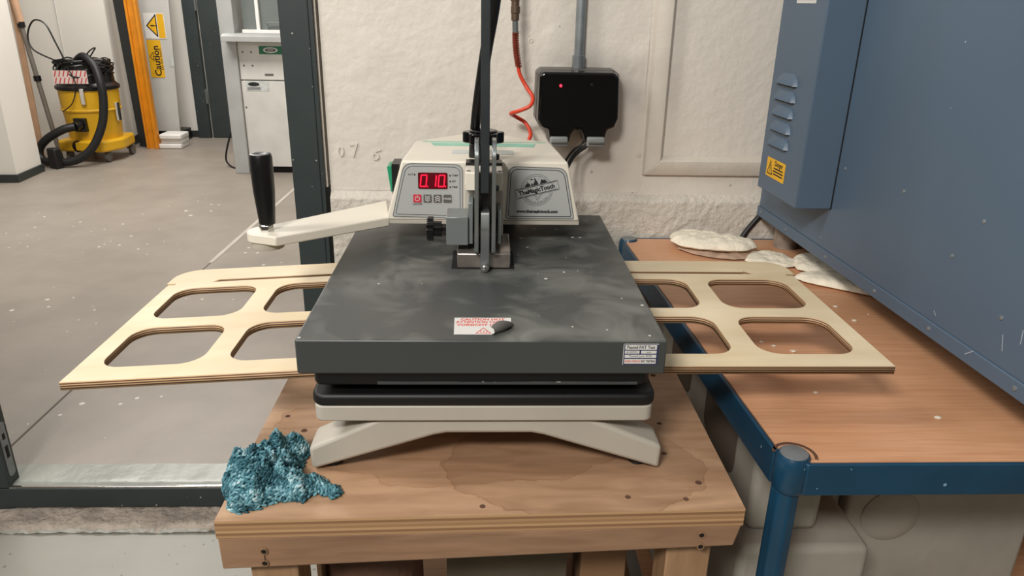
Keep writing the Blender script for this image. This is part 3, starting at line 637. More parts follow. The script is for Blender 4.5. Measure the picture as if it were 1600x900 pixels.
b = BM(); tube(b, [(-.0178, 1.165, 1.0705), (-.012, 1.15, 1.14), (.0015, 1.13, 1.23), (.0135, 1.12, 1.30), (.024, 1.10, 1.40), (.026, 1.09, 1.46)], lambda t: .0068+.0022*min(1, t*2.5), n=14); obj('rear_lever_tube', b, M['black'], hp, label='black tube leaning behind the closing lever')
b = BM(); cyl(b, (-.06, 1.06, 1.475), (.09, 1.06, 1.475), .016, n=20); obj('lever_grip', b, M['black'], hp)

# ================================================================== PLYWOOD JIG
def curve_plate(outer, inners, z0, z1):
    c = bpy.data.curves.new('c', 'CURVE'); c.dimensions = '2D'; c.fill_mode = 'BOTH'; c.extrude = (z1-z0)/2
    for pts in [outer]+inners:
        s = c.splines.new('POLY'); s.points.add(len(pts)-1); s.use_cyclic_u = True
        for p, q in zip(s.points, pts): p.co = (q[0], q[1], 0, 1)
    o = bpy.data.objects.new('c', c); me = bpy.data.meshes.new_from_object(o); b = BM(); b.from_mesh(me)
    for v in b.verts: v.co.z += (z0+z1)/2
    bpy.data.objects.remove(o); bpy.data.curves.remove(c); bpy.data.meshes.remove(me)
    bmesh.ops.remove_doubles(b, verts=b.verts, dist=1e-6); return b
L, Rr, Y0, Y1 = -.5275, .5305, .8375, 1.248
outer = [(L, Y0), (Rr, Y0), (Rr-.0015, 1.176), (Rr-.013, 1.176), (Rr-.013, 1.1815), (Rr+.003, 1.1815)] + arc(Rr-.037, Y1-.04, .04, 0, 90, 8) + arc(L+.037, Y1-.04, .04, 90, 180, 8) + [(L-.003, 1.1815), (L+.013, 1.1815), (L+.013, 1.176), (L+.0015, 1.176)]
cut = []
for cx in (-.4335, -.2685, -.1005, .0670, .2350-.0+.0335, .4355):
    for y0, y1 in ((.873, .9985), (1.030, 1.1565)): cut.append(rrect(cx-.0665, cx+.0665, y0, y1, .030, 6))
cut = [c for c in cut]
slot = [(-.456, 1.1815), (-.446, 1.1930), (.4475, 1.1930), (.450, 1.1965), (.463, 1.1815)][::1]
b = curve_plate(outer, cut+[slot], .8592, .8705)
bmesh.ops.bisect_plane(b, geom=b.verts[:]+b.edges[:]+b.faces[:], plane_co=(-.13, 0, 0), plane_no=(1, 0, 0))
la = b.verts.layers.float.new('ply')
for v in b.verts: v[la] = 1 if v.co.z > .865 else 0
for f in b.faces: f.normal_update(); f.material_index = 0 if abs(f.normal.z) > .5 else 1
for v in b.verts:
    if v.co.x < -.13: v.co.z -= (-.13-v.co.x)*.060
jg = tag(obj('plywood_jig', b, (M['birch'], M['plyedge']), None, smooth=False, loc=(0, 1.04, .859)), 'long birch plywood frame with rounded square cut-outs clamped in the press', 'jig')

# ================================================================== KNITTED CLOTH
CLO = [(-0.2956, 0.7341), (-0.2941, 0.7199), (-0.2799, 0.7116), (-0.2585, 0.7207), (-0.2463, 0.7301), (-0.2274, 0.7347), (-0.2104, 0.7321), (-0.2066, 0.7418), (-0.1966, 0.7479), (-0.1907, 0.7417), (-0.1852, 0.7478), (-0.1772, 0.7379), (-0.1709, 0.7403), (-0.1696, 0.7502), (-0.1782, 0.7591), (-0.1874, 0.7592), (-0.1956, 0.7735), (-0.2063, 0.7762), (-0.2155, 0.7684), (-0.2298, 0.7764), (-0.2398, 0.7791), (-0.2323, 0.787), (-0.2283, 0.8007), (-0.232, 0.8204), (-0.2308, 0.8125), (-0.2291, 0.8227), (-0.2243, 0.8345), (-0.2273, 0.8405), (-0.2379, 0.8436), (-0.2482, 0.8346), (-0.2638, 0.8347), (-0.2701, 0.8243), (-0.2859, 0.8085), (-0.2993, 0.8002), (-0.3127, 0.7975), (-0.3153, 0.7811), (-0.3127, 0.7614), (-0.3047, 0.7436)]
def cloth():
    tb_ = BM(); bmesh.ops.create_icosphere(tb_, subdivisions=1, radius=1); TV = [v.co.copy() for v in tb_.verts]; TF = [[v.index for v in f.verts] for f in tb_.faces]; tb_.free()
    b = BM(); tone = b.verts.layers.float.new('tone'); rnd = random.Random(3); n = len(CLO)
    def sd(x, y):
        ins = False; dm = 9
        for i in range(n):
            x0, y0 = CLO[i]; x1, y1 = CLO[(i+1) % n]
            if (y0 > y) != (y1 > y) and x < (x1-x0)*(y-y0)/(y1-y0)+x0: ins = not ins
            dx, dy = x1-x0, y1-y0; t = max(0, min(1, ((x-x0)*dx+(y-y0)*dy)/(dx*dx+dy*dy+1e-12)))
            dm = min(dm, math.hypot(x-x0-t*dx, y-y0-t*dy))
        return dm if ins else -dm
    def H(x, y):
        d = sd(x, y)
        if d <= -.001: return None
        d = max(0, d); p = Vector((x, y, 0))
        wv = noise.noise_vector(p*22)*.016; q = p+Vector((wv.x, wv.y, 0))
        r1 = 1-abs(noise.noise(Vector((q.x*38+4, q.y*52, 1.3))))*2.4; r2 = 1-abs(noise.noise(Vector((q.x*95, q.y*85, 7))))*2
        env = min(1, d/.026)**.5; wide = min(1, max(0, (-.205-x)/.03+.35))
        h = env*(.010+.028*wide*(max(0, r1)**.8)+.0040*r2+.005*wide)
        for cx, cy, rr in ((-.2945, .767, .013), (-.2385, .8055, .012)):
            e = math.hypot(x-cx, (y-cy)*1.0)/rr
            h = h*(1-.85*math.exp(-e*e*1.3))+.010*math.exp(-((e-1.45)**2)*6)*env
        return BZ+.0015+max(.002*min(1, d/.004+.3), h)
    x0 = min(p[0] for p in CLO)-.002; x1 = max(p[0] for p in CLO)+.002; y0 = min(p[1] for p in CLO)-.002; y1 = max(p[1] for p in CLO)+.002; st = .0016
    nx = int((x1-x0)/st); ny = int((y1-y0)/st); V = {}
    for j in range(ny+1):
        for i in range(nx+1):
            z = H(x0+i*st, y0+j*st)
            if z: v = b.verts.new((x0+i*st, y0+j*st, z-.0026)); v[tone] = .12+.25*abs(noise.noise(Vector((i*.4, j*.4, 0)))); V[i, j] = v
    for j in range(ny):
        for i in range(nx):
            k = [(i, j), (i+1, j), (i+1, j+1), (i, j+1)]
            if all(c in V for c in k): b.faces.new([V[c] for c in k])
    sx = .0036; sy = .0040; e = .0012
    spots = {}
    def put(x, y, gap):
        z = H(x, y)
        if not z: return
        ct = Vector((x, y, z)); key = (int(x/gap), int(y/gap), int(z/gap))
        for a_ in (-1, 0, 1):
            for b_ in (-1, 0, 1):
                for c_ in (-1, 0, 1):
                    for o in spots.get((key[0]+a_, key[1]+b_, key[2]+c_), ()):
                        if (o-ct).length < gap: return
        spots.setdefault(key, []).append(ct)
        a = H(x+e, y) or z; c2 = H(x, y+e) or z; nn = Vector((-(a-z)/e, -(c2-z)/e, 1)).normalized()
        ang = 1.1+1.6*noise.noise(Vector((x*17, y*17, 9))); dd = Vector((math.cos(ang), math.sin(ang), 0)); dd = (dd-nn*dd.dot(nn)).normalized(); tv = nn.cross(dd)
        for sgn in (-1, 1):
            ax = (dd+tv*.6*sgn).normalized(); s_ = nn.cross(ax).normalized(); rot = Matrix((ax, s_, nn)).transposed()
            c = ct+tv*.0014*sgn+nn*.0002
            vs = [b.verts.new(c+rot @ Vector((q.x*.0050, q.y*.0019, q.z*.0019))) for q in TV]
            for f_ in TF: b.faces.new([vs[i_] for i_ in f_])
            tn = min(1, max(0, .44+.55*noise.noise(ct*45)+rnd.uniform(-.28, .32)))
            for v in vs: v[tone] = tn
    G3 = .0038; cand = []
    for row in range(int((y1-y0)/.0036)+1):
        for c_ in range(int((x1-x0)/.0040)+1):
            x = x0+(c_+.5*(row % 2))*.0040; y = y0+row*.0036
            wv = noise.noise_vector(Vector((x*16, y*16, 3)))*.008; put(x+wv.x, y+wv.y, G3)
    for i in range(int((x1-x0)/.0009)):
        for k in range(int((y1-y0)/.0009)): put(x0+i*.0009, y0+k*.0009, G3)
    return obj('knitted_cloth', b, M['yarn'], None, ang=180, recalc=False)
tag(cloth(), 'crumpled teal knitted dishcloth at the front left of the bench', 'cloth')
# small black chip on the bench
b = BM(); prism(b, [(-.221, .884), (-.210, .886), (-.211, .879), (-.214, .873), (-.217, .879)], 'z', BZ, BZ+.0015); tag(obj('debris_chip', b, M['black']), 'tiny black scrap lying on the bench left of the press foot', 'scrap')

# ================================================================== BLUE TABLE
TZ = .78
tb = thing('blue_steel_table', (.9, 1.2, 0), 'blue steel framed table with beech laminate top under the kiln', 'table')
FL = Vector((.366, .752)); BL = Vector((.322, 1.672)); FRt = Vector((1.45, .754)); BR = Vector((1.45, 1.672))
b = BM(); prism(b, [(FL.x+.008, FL.y+.006), (FRt.x, FRt.y+.006), (BR.x, BR.y), (BL.x+.008, BL.y)], 'z', TZ-.018, TZ); obj('laminate_top', b, M['laminate'], tb, smooth=False)
b = BM(); prism(b, [(FL.x+.0055, FL.y+.004), (FRt.x, FRt.y+.004), (BR.x, BR.y+.001), (BL.x+.0055, BL.y+.001)], 'z', TZ-.016, TZ-.0015); obj('dark_edge_strip', b, M['brownfab'], tb, smooth=False)
b = BM(); prism(b, [(FL.x+.03, FL.y-.002), (FRt.x, FRt.y-.002), (FRt.x, FRt.y+.004), (FL.x+.024, FL.y+.004)], 'z', TZ-.044, TZ+.001); obj('front_rail', b, M['frameblue'], tb, bevel=.0015)
b = BM(); d = (BL-FL).normalized(); prism(b, [tuple(FL+d*.03), tuple(BL-d*.02), tuple(BL-d*.02+Vector((.006, 0))), tuple(FL+d*.03+Vector((.006, 0)))], 'z', TZ-.046, TZ+.001); obj('side_rail', b, M['frameblue'], tb, bevel=.0015)
b = BM(); box(b, BL.x+.02, 1.45, BL.y, BL.y+.006, TZ-.044, TZ+.001); obj('rear_rail', b, M['frameblue'], tb, bevel=.0015)
for nm, (x, y) in (('f', (.386, .772)), ('b', (.341, 1.662)), ('r', (1.44, .775)), ('q', (1.44, 1.655))):
    b = BM(); lathe(b, [(.0195, TZ-.046), (.0225, TZ-.040), (.0225, TZ-.010), (.0215, TZ-.002), (.0185, TZ+.0035), (.0150, TZ+.0042)], (x, y, 0), 32)
    s = obj('corner_socket', b, M['frameblue'], tb)
    b = BM(); lathe(b, [(.0172, TZ+.0038), (.0168, TZ+.0052), (.009, TZ+.0062), (.003, TZ+.0064)], (x, y, 0), 28); obj('cap_disc', b, M['conduit'], s, label='worn silver cap disc')
    b = BM(); lathe(b, [(.0185, 0.0), (.0185, TZ-.0462)], (x-.002, y+.003, 0), 8); obj('leg', b, M['frameblue'], tb, bevel=.003)
for (q, dx, dy) in ((0, .022, -.014), (1, -.014, .022)):
    b = BM(); box(b, .386+dx-.006, .386+dx+.006, .772+dy-.006, .772+dy+.006, TZ-.040, TZ-.002); obj('corner_web', b, M['frameblue'], tb, bevel=.004)
b = BM(); prism(b, arc(.388, .774, .0272, -25, 165, 20)+arc(.388, .774, .0232, -25, 165, 20)[::-1], 'z', TZ+.0002, TZ+.001); obj('notch_edge', b, M['brownfab'], tb)
b = BM(); box(b, .36, 1.45, .79, 1.65, .10, .115); obj('lower_shelf', b, M['laminate'], tb, smooth=False)

# ================================================================== KILN
kn = thing('blue_kiln', (1.05, 1.23, TZ), 'large blue enamelled kiln standing on blocks on the table', 'kiln')
FLk = (.6815, .775); BLk = (.6470, 1.680)
def kx(y): return FLk[0]+(BLk[0]-FLk[0])*(y-FLk[1])/(BLk[1]-FLk[1])
b = BM(); prism(b, [FLk, (1.45, .775), (1.45, 1.680), BLk], 'z', .8595, 2.0); obj('kiln_body', b, M['kiln'], kn, bevel=.004, label='blue sheet steel body')
b = BM(); prism(b, [(FLk[0]-.0022, FLk[1]-.002), (1.45, .773), (1.45, 1.682), (BLk[0]-.0022, BLk[1]+.002)], 'z', .8385, .8620); pb = obj('bottom_flange', b, M['kiln'], kn, bevel=.0015)
d = Vector((BLk[0]-FLk[0], BLk[1]-FLk[1], 0)).normalized()
Fk = Fr((FLk[0], FLk[1], 0), -d, (0, 0, 1))     # local x runs toward the viewer (-y)
def kl(y): return -(y-FLk[1])/abs(d.y)
for y in (.815, 1.0, 1.155, 1.335, 1.52, 1.66):
    b = BM(); c = Fk(kl(y), .851, .002); lathe(b, [(.004, .001), (.0035, -.0012), (.002, -.0018)], tuple(c), 12, 'x'); obj('flange_screw', b, M['conduit'], pb)
for y, z in ((1.325, 1.025), (1.135, 1.029), (.945, 1.034), (.99, .97), (.87, .925)):
    b = BM(); c = Fk(kl(y), z, .0); lathe(b, [(.0035, .001), (.003, -.0012), (.0015, -.0018)], tuple(c), 12, 'x'); obj('body_rivet', b, M['conduit'], kn)
cbx = [(.590, 1.35), (kx(1.35), 1.35), (kx(1.54), 1.54), (.583, 1.54)]
b = BM(); prism(b, cbx, 'z', .941, 2.0); ks = obj('control_housing', b, M['kiln'], kn, bevel=.0025, label='narrow blue control housing on the side')
b = BM(); box(b, kx(1.35)-.0015, kx(1.35)+.001, 1.3485, 1.3505, .941, 2.0); obj('seam', b, M['dark'], ks)
dl = Vector((-.007, .19, 0)).normalized(); Fc = Fr((.590, 1.35, 0), -dl, (0, 0, 1))
def cl_(y): return -(y-1.35)
for k in range(5):
    zt = 1.180-.0300*k; yc = 1.463; hw = .044
    Pq = [(cl_(yc)-hw, zt-.021), (cl_(yc)-hw+.003, zt-.010), (cl_(yc)-hw+.014, zt-.001), (cl_(yc)-hw+.026, zt), (cl_(yc)+hw-.026, zt), (cl_(yc)+hw-.014, zt-.001), (cl_(yc)+hw-.003, zt-.010), (cl_(yc)+hw, zt-.021)]
    b = BM(); base = [b.verts.new(Fc(x, z, 0)) for x, z in Pq]; mid = []
    for x, z in Pq:
        u = (x-cl_(yc))*.93+cl_(yc); zz = zt-.021+(z-(zt-.021))*.86; mid.append(b.verts.new(Fc(u, zz, .0085 - .0050*((z-(zt-.021))/.021))))
    for i in range(7): b.faces.new((base[i], base[i+1], mid[i+1], mid[i]))
    b.faces.new(mid[::-1])
    lv = obj('louvre', b, M['kiln'], ks, ang=50)
    b = BM(); fpoly(b, Fc, [(cl_(yc)-hw+.006, zt-.0235), (cl_(yc)+hw-.006, zt-.0235), (cl_(yc)+hw-.004, zt-.0205), (cl_(yc)-hw+.004, zt-.0205)], .0003, .0050); obj('louvre_slot', b, M['dark'], ks)
b = BM(); frect(b, Fc, cl_(1.505), cl_(1.417), .974, 1.012, .0001, .0006); kd = obj('danger_label', b, M['sticker'], ks, label='small yellow danger label')
b = BM(); x0 = cl_(1.505); fline(b, Fc, [(x0+.006, .980), (x0+.030, .980), (x0+.018, 1.006)], .0022, .0006, .0008, True); fline(b, Fc, [(x0+.020, .999), (x0+.016, .992), (x0+.020, .991), (x0+.017, .983)], .0016, .0006, .0008)
text(b, Fc, 'Danger', .014, x0+.058, 1.0045, .0006, .0001, bold=.0003, xs=.95)
for k, ww in enumerate((.044, .048, .046)): frect(b, Fc, x0+.058-ww/2, x0+.058+ww/2, .9935-k*.0058, .9963-k*.0058, .0006, .0008)
obj('label_print', b, M['ink'], kd, smooth=False)
b = BM(); frect(b, Fc, cl_(1.475), cl_(1.395), 1.306, 1.345, .0001, .0006); kb = obj('barcode_label', b, M['label'], ks, label='white barcode label cut by the picture edge')
b = BM(); x = cl_(1.47); rnd = random.Random(1)
while x < cl_(1.402): ww = rnd.choice((.0012, .002, .003)); frect(b, Fc, x, x+ww, 1.3115, 1.34, .0006, .0008); x += ww+rnd.choice((.0012, .002))
obj('bars', b, M['ink'], kb, smooth=False)
for (x, y) in ((.697, 1.618), (.762, .84), (1.38, .84), (1.38, 1.6)):
    b = BM(); lathe(b, [(.026, TZ+.0005), (.027, TZ+.02), (.026, .8383)], (x, y, 0), 20); obj('support_block', b, M['foot'], kn, label='round stone coloured support block')
b = BM(); tube(b, [(.662, 1.683, .845), (.648, 1.683, .828), (.628, 1.682, .80), (.617, 1.680, .7825)], .0065, n=12); tag(obj('power_cable', b, M['blackrub']), 'thick black cable dropping behind the table from the kiln', 'cable')

for (y, z, l, a) in ((.86, .905, .035, .3), (.90, .862, .03, -.9), (.83, .925, .03, .1), (1.0, .88, .012, .8)):
    x0 = kl(y); b = BM(); fline(b, Fk, [(x0, z), (x0+l*math.sin(a)*.6, z-l*math.cos(a)*.6)], .0016, .0002 if z > .87 else .0025, .0004 if z > .87 else .0027); obj('paint_scratch', b, M['scratch'], kn, smooth=False)
# plaster slabs on the table
def slab(name, outl, z0, th, seed, m, label, tilt=(0, 0), rings=12, rough=.25, group=None):
    cx = sum(p[0] for p in outl)/len(outl); cy = sum(p[1] for p in outl)/len(outl)
    P = [Vector((p[0], p[1], 0)) for p in outl]; S = spline(P+[P[0]], 8)[:-1]; n = len(S); b = BM(); V = []
    for side in (1, -1):
        R = []
        for k in range(rings+1):
            f = k/rings; ring = []
            for q, p in enumerate(S):
                e = 1+.05*noise.noise(Vector((p.x*60, p.y*60, seed)))
                x = cx+(p.x-cx)*f*e; y = cy+(p.y-cy)*f*e
                h = th*(1-f**6)**.5*(.72 if side > 0 else .28)+ (th*rough*noise.fractal(Vector((x*30, y*30, seed)), 1, 2, 4) if side > 0 else 0)*(1-f**8)
                z = z0+th*.3+side*h+tilt[0]*(x-cx)+tilt[1]*(y-cy); ring.append((x, y, max(z, TZ+.0008)))
            R.append(ring)
        V.append(R)
    top = [[b.verts.new(p) for p in r] for r in V[0]]; bot = [[b.verts.new(p) for p in r] for r in V[1]]
    for G in (top, bot):
        for a_, c_ in zip(G, G[1:]):
            for q in range(n): b.faces.new((a_[q], a_[(q+1) % n], c_[(q+1) % n], c_[q]))
    for q in range(n): b.faces.new((top[-1][q], top[-1][(q+1) % n], bot[-1][(q+1) % n], bot[-1][q]))
    bmesh.ops.remove_doubles(b, verts=b.verts, dist=1e-5)
    return tag(obj(name, b, m, None, ang=70), label, 'plaster', group)
slab('plaster_slab', [(.438, 1.590), (.47, 1.545), (.53, 1.515), (.580, 1.520), (.590, 1.56), (.54, 1.60), (.47, 1.620)], TZ+.001, .010, 3, M['plasterpink'], 'thin brown flaky slab beneath the thick white one', rough=.5)
slab('plaster_slab', [(.425, 1.60), (.445, 1.560), (.50, 1.535), (.565, 1.525), (.605, 1.552), (.600, 1.585), (.55, 1.615), (.48, 1.655), (.435, 1.645)], TZ+.0125, .022, 8, M['plaster'], 'thick creamy dried plaster slab on top of a brown one', tilt=(.02, 0))
slab('plaster_slab', [(.565, 1.505), (.59, 1.475), (.655, 1.465), (.675, 1.50), (.655, 1.545), (.60, 1.56)], TZ+.001, .012, 12, M['plaster'], 'small white slab between the creamy pile and the kiln', rough=.35)
slab('plaster_slab', [(.655, 1.445), (.70, 1.425), (.82, 1.42), (.83, 1.50), (.76, 1.54), (.69, 1.530), (.665, 1.49)], TZ+.001, .016, 15, M['plaster'], 'greyish slab half hidden under the kiln, further back')
slab('plaster_slab', [(.632, 1.400), (.645, 1.372), (.70, 1.33), (.80, 1.27), (.86, 1.30), (.86, 1.40), (.75, 1.42), (.66, 1.42)], TZ+.001, .016, 18, M['plaster'], 'long white slab sliding under the kiln at the jig corner', rough=.1)
# crumbs
rnd = random.Random(5)
for (x, y) in ((.46, 1.10), (.475, 1.085), (.43, 1.075), (.50, 1.065), (.452, 1.06), (.66, 1.19), (.70, 1.22), (.48, .93), (.62, .86), (.40, 1.12), (.655, 1.255)):
    b = BM(); r = rnd.uniform(.0015, .004); blob(b, (x, y, TZ+r*.35), (r*1.4, r, r*.45), 1, .3, 2); tag(obj('plaster_crumb', b, M['plaster']), 'small white plaster crumb on the beech table top', 'crumb', 'plaster crumbs on the table')

# ================================================================== MOULDS UNDER THE TABLE
def mould(name, boxd, label, parts=(), bevel=.012, dims=()):
    x0, x1, y0, y1, z0, z1 = boxd; t = thing(name, ((x0+x1)/2, (y0+y1)/2, z0), label, 'mould')
    b = BM(); box(b, *boxd); body = obj('body', b, M['mould'], t, bevel=bevel, seg=3)
    return t, body
t, bd = mould('plaster_mould', (.385, .585, .88, 1.50, .115, .545), 'lowest white plaster mould block stacked beside the blue table leg')
t, bd = mould('plaster_mould', (.405, .515, .915, 1.52, .5465, .715), 'upper white plaster mould with a dark hollow beside the blue table leg')
for y0, y1 in ((1.0, 1.17), (1.27, 1.42)):
    b = BM(); prism(b, rrect(y0, y1, .58, .69, .03), 'x', .4035, .4049); obj('hollow', b, M['moulddark'], t, label='dark hollow in the mould side')
t = thing('plaster_mould', (.78, 1.2, .115), 'broad white plaster mould with a round dimple under the table front', 'mould')
b = BM(); prism(b, [(.605, .1155), (.93, .1155), (.93, .515), (.955, .53), (.955, .583), (.85, .587), (.845, .62), (.845, .70), (.605, .70)], 'y', 1.0, 1.32); bd = obj('body', b, M['mould'], t, bevel=.008, seg=3)
b = BM(); lathe(b, [(.0495, 0), (.0495, -.0015), (.046, -.0035), (.035, -.0065), (.018, -.0085), (.001, -.009)], (.682, 1.0, .508), 36, 'y'); obj('round_boss', b, M['mould'], t, ang=60)
b = BM(); prism(b, [(.592, .1155), (.604, .1155), (.604, .70), (.580, .70), (.570, .62), (.552, .52), (.552, .50), (.592, .498)], 'y', 1.02, 1.30); obj('side_flange', b, M['mould'], t, bevel=.006)
b = BM(); box(b, .86, .99, 1.05, 1.3, .60, .70); tag(obj('clay_block', b, M['card'], None, bevel=.01), 'brown block behind the notch of the broad plaster mould', 'block')

# items under the bench
b = BM(); tube(b, [(-.15, .86, .301), (-.15, .85, .45), (-.15, .84, .60), (-.145, .84, .672)], lambda t: .055+.012*math.sin(t*3), n=20); tag(obj('brown_sack', b, M['brownfab']), 'dark brown bulging sack under the left of the bench', 'sack')
b = BM(); box(b, -.2215, -.2155, .80, 1.0, .301, .66); tag(obj('wood_offcut', b, M['lath'], None, bevel=.001), 'thin pale wood offcut standing under the bench by the left leg', 'offcut')
b = BM(); tube(b, [(-.04, .88, .64), (.05, .87, .655), (.11, .86, .645)], lambda t: .03+.015*math.sin(PI*t), n=16); box(b, -.05, .12, .84, .93, .301, .64); tag(obj('olive_canvas', b, M['olive']), 'folded olive canvas under the middle of the bench', 'canvas')
b = BM(); box(b, .14, .205, .84, 1.1, .301, .66); tag(obj('cardboard_box', b, M['card'], None, bevel=.002), 'narrow cardboard box under the right of the bench', 'box')

# ================================================================== WALL FITTINGS
# socket box
so = thing('weatherproof_socket', (.2, 1.70, 1.0), 'black double weatherproof socket box on the wall with a red pilot lamp', 'socket')
shape = [(.1150, 1.155), (.1240, 1.163), (.276, 1.163), (.287, 1.154), (.2905, 1.066), (.283, 1.046), (.268, 1.041), (.2615, 1.012), (.2205, 1.012), (.2155, 1.030), (.2080, 1.042), (.1960, 1.042), (.1880, 1.030), (.185, 1.012), (.143, 1.012), (.138, 1.041), (.1235, 1.045), (.1135, 1.062)]
def sc(p, s, o=(.2, 1.09)): return [(o[0]+(x-o[0])*s, o[1]+(z-o[1])*s) for x, z in p]
b = BM(); loft(b, [(x, 1.7015, z) for x, z in sc(shape, 1.045, (.2, 1.09))], [(x, 1.645, z) for x, z in sc(shape, 1.03)]); obj('back_shell', b, M['sockgrey'], so, bevel=.003)
b = BM(); loft(b, [(x, 1.6448, z) for x, z in sc(shape, 1.02)], [(x, 1.622, z) for x, z in sc(shape, .975)]); lid = obj('lid', b, M['blackgloss'], so, bevel=.004, seg=3, label='glossy black lid')
for x in (.1620, .2425):
    b = BM(); box(b, x-.0195, x+.0195, 1.612, 1.640, 1.006, 1.027); lt = obj('latch', b, M['latch'], so, bevel=.004, seg=3)
    b = BM(); box(b, x-.017, x+.017, 1.608, 1.6115, 1.013, 1.017); obj('latch_rib', b, M['sockgrey'], lt, bevel=.001)
b = BM(); blob(b, (.1615, 1.6205, 1.134), (.003, .002, .003)); obj('pilot_lamp', b, M['led2'], so, label='lit red pilot lamp')
b = BM(); blob(b, (.228, 1.6215, 1.137), (.003, .002, .003)); obj('unlit_lamp', b, M['ink'], so)
b = BM(); lathe(b, [(.006, .004), (.006, -.004), (.003, -.004)], (.2015, 1.630, 1.047), 14, 'y'); obj('hinge_screw', b, M['blackgloss'], so)
b = BM(); lathe(b, [(.0105, 1.16), (.0105, 2.4)], (.205, 1.688, 0), 20); cd = tag(obj('conduit_pipe', b, M['conduit']), 'galvanised conduit pipe rising from the socket box', 'pipe')
b = BM(); lathe(b, [(.0135, 1.166), (.0135, 1.192), (.012, 1.193)], (.2045, 1.687, 0), 20); obj('coupler', b, M['conduit'], cd)
b = BM(); tube(b, [(.2300, 1.640, 1.014), (.224, 1.64, 1.003), (.208, 1.635, .992), (.192, 1.62, .978), (.175, 1.58, .955), (.165, 1.50, .93)], .0048, n=10); tag(obj('power_lead', b, M['blackrub']), 'black lead running from the socket box behind the press', 'cable')
b = BM(); tube(b, [(.2230, 1.655, 1.014), (.216, 1.655, 1.003), (.199, 1.65, .992), (.182, 1.63, .975), (.168, 1.59, .955), (.155, 1.50, .93)], .0030, n=8); tag(obj('power_lead', b, M['blackrub']), 'thinner black lead behind the thick one at the socket box', 'cable')
# air hose
ah = thing('air_hose', (.065, 1.64, 1.0), 'orange red coiled air hose with spring guard hanging on the wall', 'hose')
b = BM(); tube(b, [(.070, 1.635, 1.180), (.0745, 1.635, 1.155), (.090, 1.630, 1.128), (.1020, 1.615, 1.110), (.0960, 1.600, 1.094), (.0720, 1.605, 1.082), (.0570, 1.625, 1.074), (.0680, 1.650, 1.064), (.0900, 1.655, 1.050), (.1010, 1.640, 1.030), (.0960, 1.625, 1.016), (.082, 1.60, .998), (.070, 1.55, .98)], .0042, n=12); obj('hose_tube', b, M['hose'], ah)
b = BM(); cyl(b, (.0625, 1.635, 1.262), (.0612, 1.635, 1.42), .0085, n=18); cyl(b, (.0627, 1.635, 1.276), (.0626, 1.635, 1.290), .0098, n=18); cyl(b, (.0615, 1.635, 1.300), (.0612, 1.635, 1.312), .0098, n=18); obj('coupling', b, M['brass'], ah, bevel=.001)
b = BM(); cyl(b, (.0612, 1.635, 1.42), (.060, 1.64, 2.4), .0065, n=14); obj('supply_pipe', b, M['brass'], ah)
b = BM(); cyl(b, (.0635, 1.635, 1.238), (.0625, 1.635, 1.262), .0065, n=18); obj('ferrule', b, M['steel'], ah)
pts = []
for i in range(21*12+1):
    t = i/(21*12); a = 2*PI*21*t; c = Vector((.0638+.008*t*t, 1.635, 1.240-.070*t)); pts.append(c+Vector((math.cos(a)*.0062, math.sin(a)*.0062, 0)))
b = BM(); tube(b, pts, .0014, n=6, smooth=False); obj('spring_guard', b, M['spring'], ah)
b = BM(); tube(b, [(.0632, 1.635, 1.240), (.066, 1.635, 1.205), (.071, 1.635, 1.175)], .0038, n=10); obj('guarded_hose', b, M['spring'], ah)

# ================================================================== FAR ROOM THINGS
G = .07
va = thing('vacuum_cleaner', (-3.06, 6.0, G), 'yellow industrial vacuum cleaner with black head and hose', 'vacuum cleaner')
cx, cy = -3.065, 6.02
b = BM(); prism(b, rpoly([(cx-.21, cy-.20), (cx+.16, cy-.24), (cx+.235, cy-.05), (cx+.20, cy+.22), (cx-.21, cy+.22)], .04), 'z', G+.085, G+.17)
obj('trolley_base', b, M['yellow'], va, bevel=.015)
b = BM(); lathe(b, [(.185, G+.16), (.188, G+.20), (.200, G+.37), (.202, G+.385)], (cx, cy, 0), 40); obj('lower_drum', b, M['yellow'], va)
b = BM(); lathe(b, [(.210, G+.383), (.212, G+.393), (.206, G+.400), (.210, G+.53), (.212, G+.545)], (cx, cy, 0), 40); obj('upper_drum', b, M['yellow'], va, label='brighter yellow upper drum')
b = BM(); lathe(b, [(.220, G+.54), (.224, G+.548), (.224, G+.565), (.215, G+.57), (.195, G+.59), (.185, G+.72), (.16, G+.75), (.05, G+.76)], (cx, cy, 0), 36); hd2 = obj('motor_head', b, M['black'], va)
Fv = Fr((-3.075, 5.825, G+.64), (1, .08, 0), (0, 0, 1))
b = BM(); frect(b, Fv, -.125, .115, -.048, .048, 0, .004); vl = obj('striped_label', b, M['stripe'], va, label='white label with red slanting stripes')
b = BM()
for k in range(8): fpoly(b, Fv, [(-.12+k*.03, -.046), (-.112+k*.03, -.046), (-.098+k*.03, -.004), (-.106+k*.03, -.004)], .004, .0045)
for k in range(8): fpoly(b, Fv, [(-.118+k*.03, .004), (-.110+k*.03, .004), (-.096+k*.03, .046), (-.104+k*.03, .046)], .004, .0045)
obj('stripes', b, M['red'], vl, smooth=False)
for x in (-3.01, ):
    b = BM(); box(b, x-.016, x+.016, 5.80, 5.83, G+.44, G+.56); obj('clip', b, M['chrome'], va, bevel=.004)
b = BM(); box(b, -2.865, -2.845, 5.97, 6.02, G+.30, G+.44); obj('clip', b, M['chrome'], va, bevel=.004)
b = BM(); box(b, -3.11, -3.02, 5.80, 5.85, G+.24, G+.34); cyl(b, (-3.065, 5.80, G+.29), (-3.08, 5.75, G+.285), .034, n=20); obj('hose_inlet', b, M['black'], va, bevel=.003)
b = BM(); lathe(b, [(.045, 0), (.045, -.012), (.035, -.014)], (-3.11, 5.818, G+.127), 24, 'y'); obj('port', b, M['black'], va)
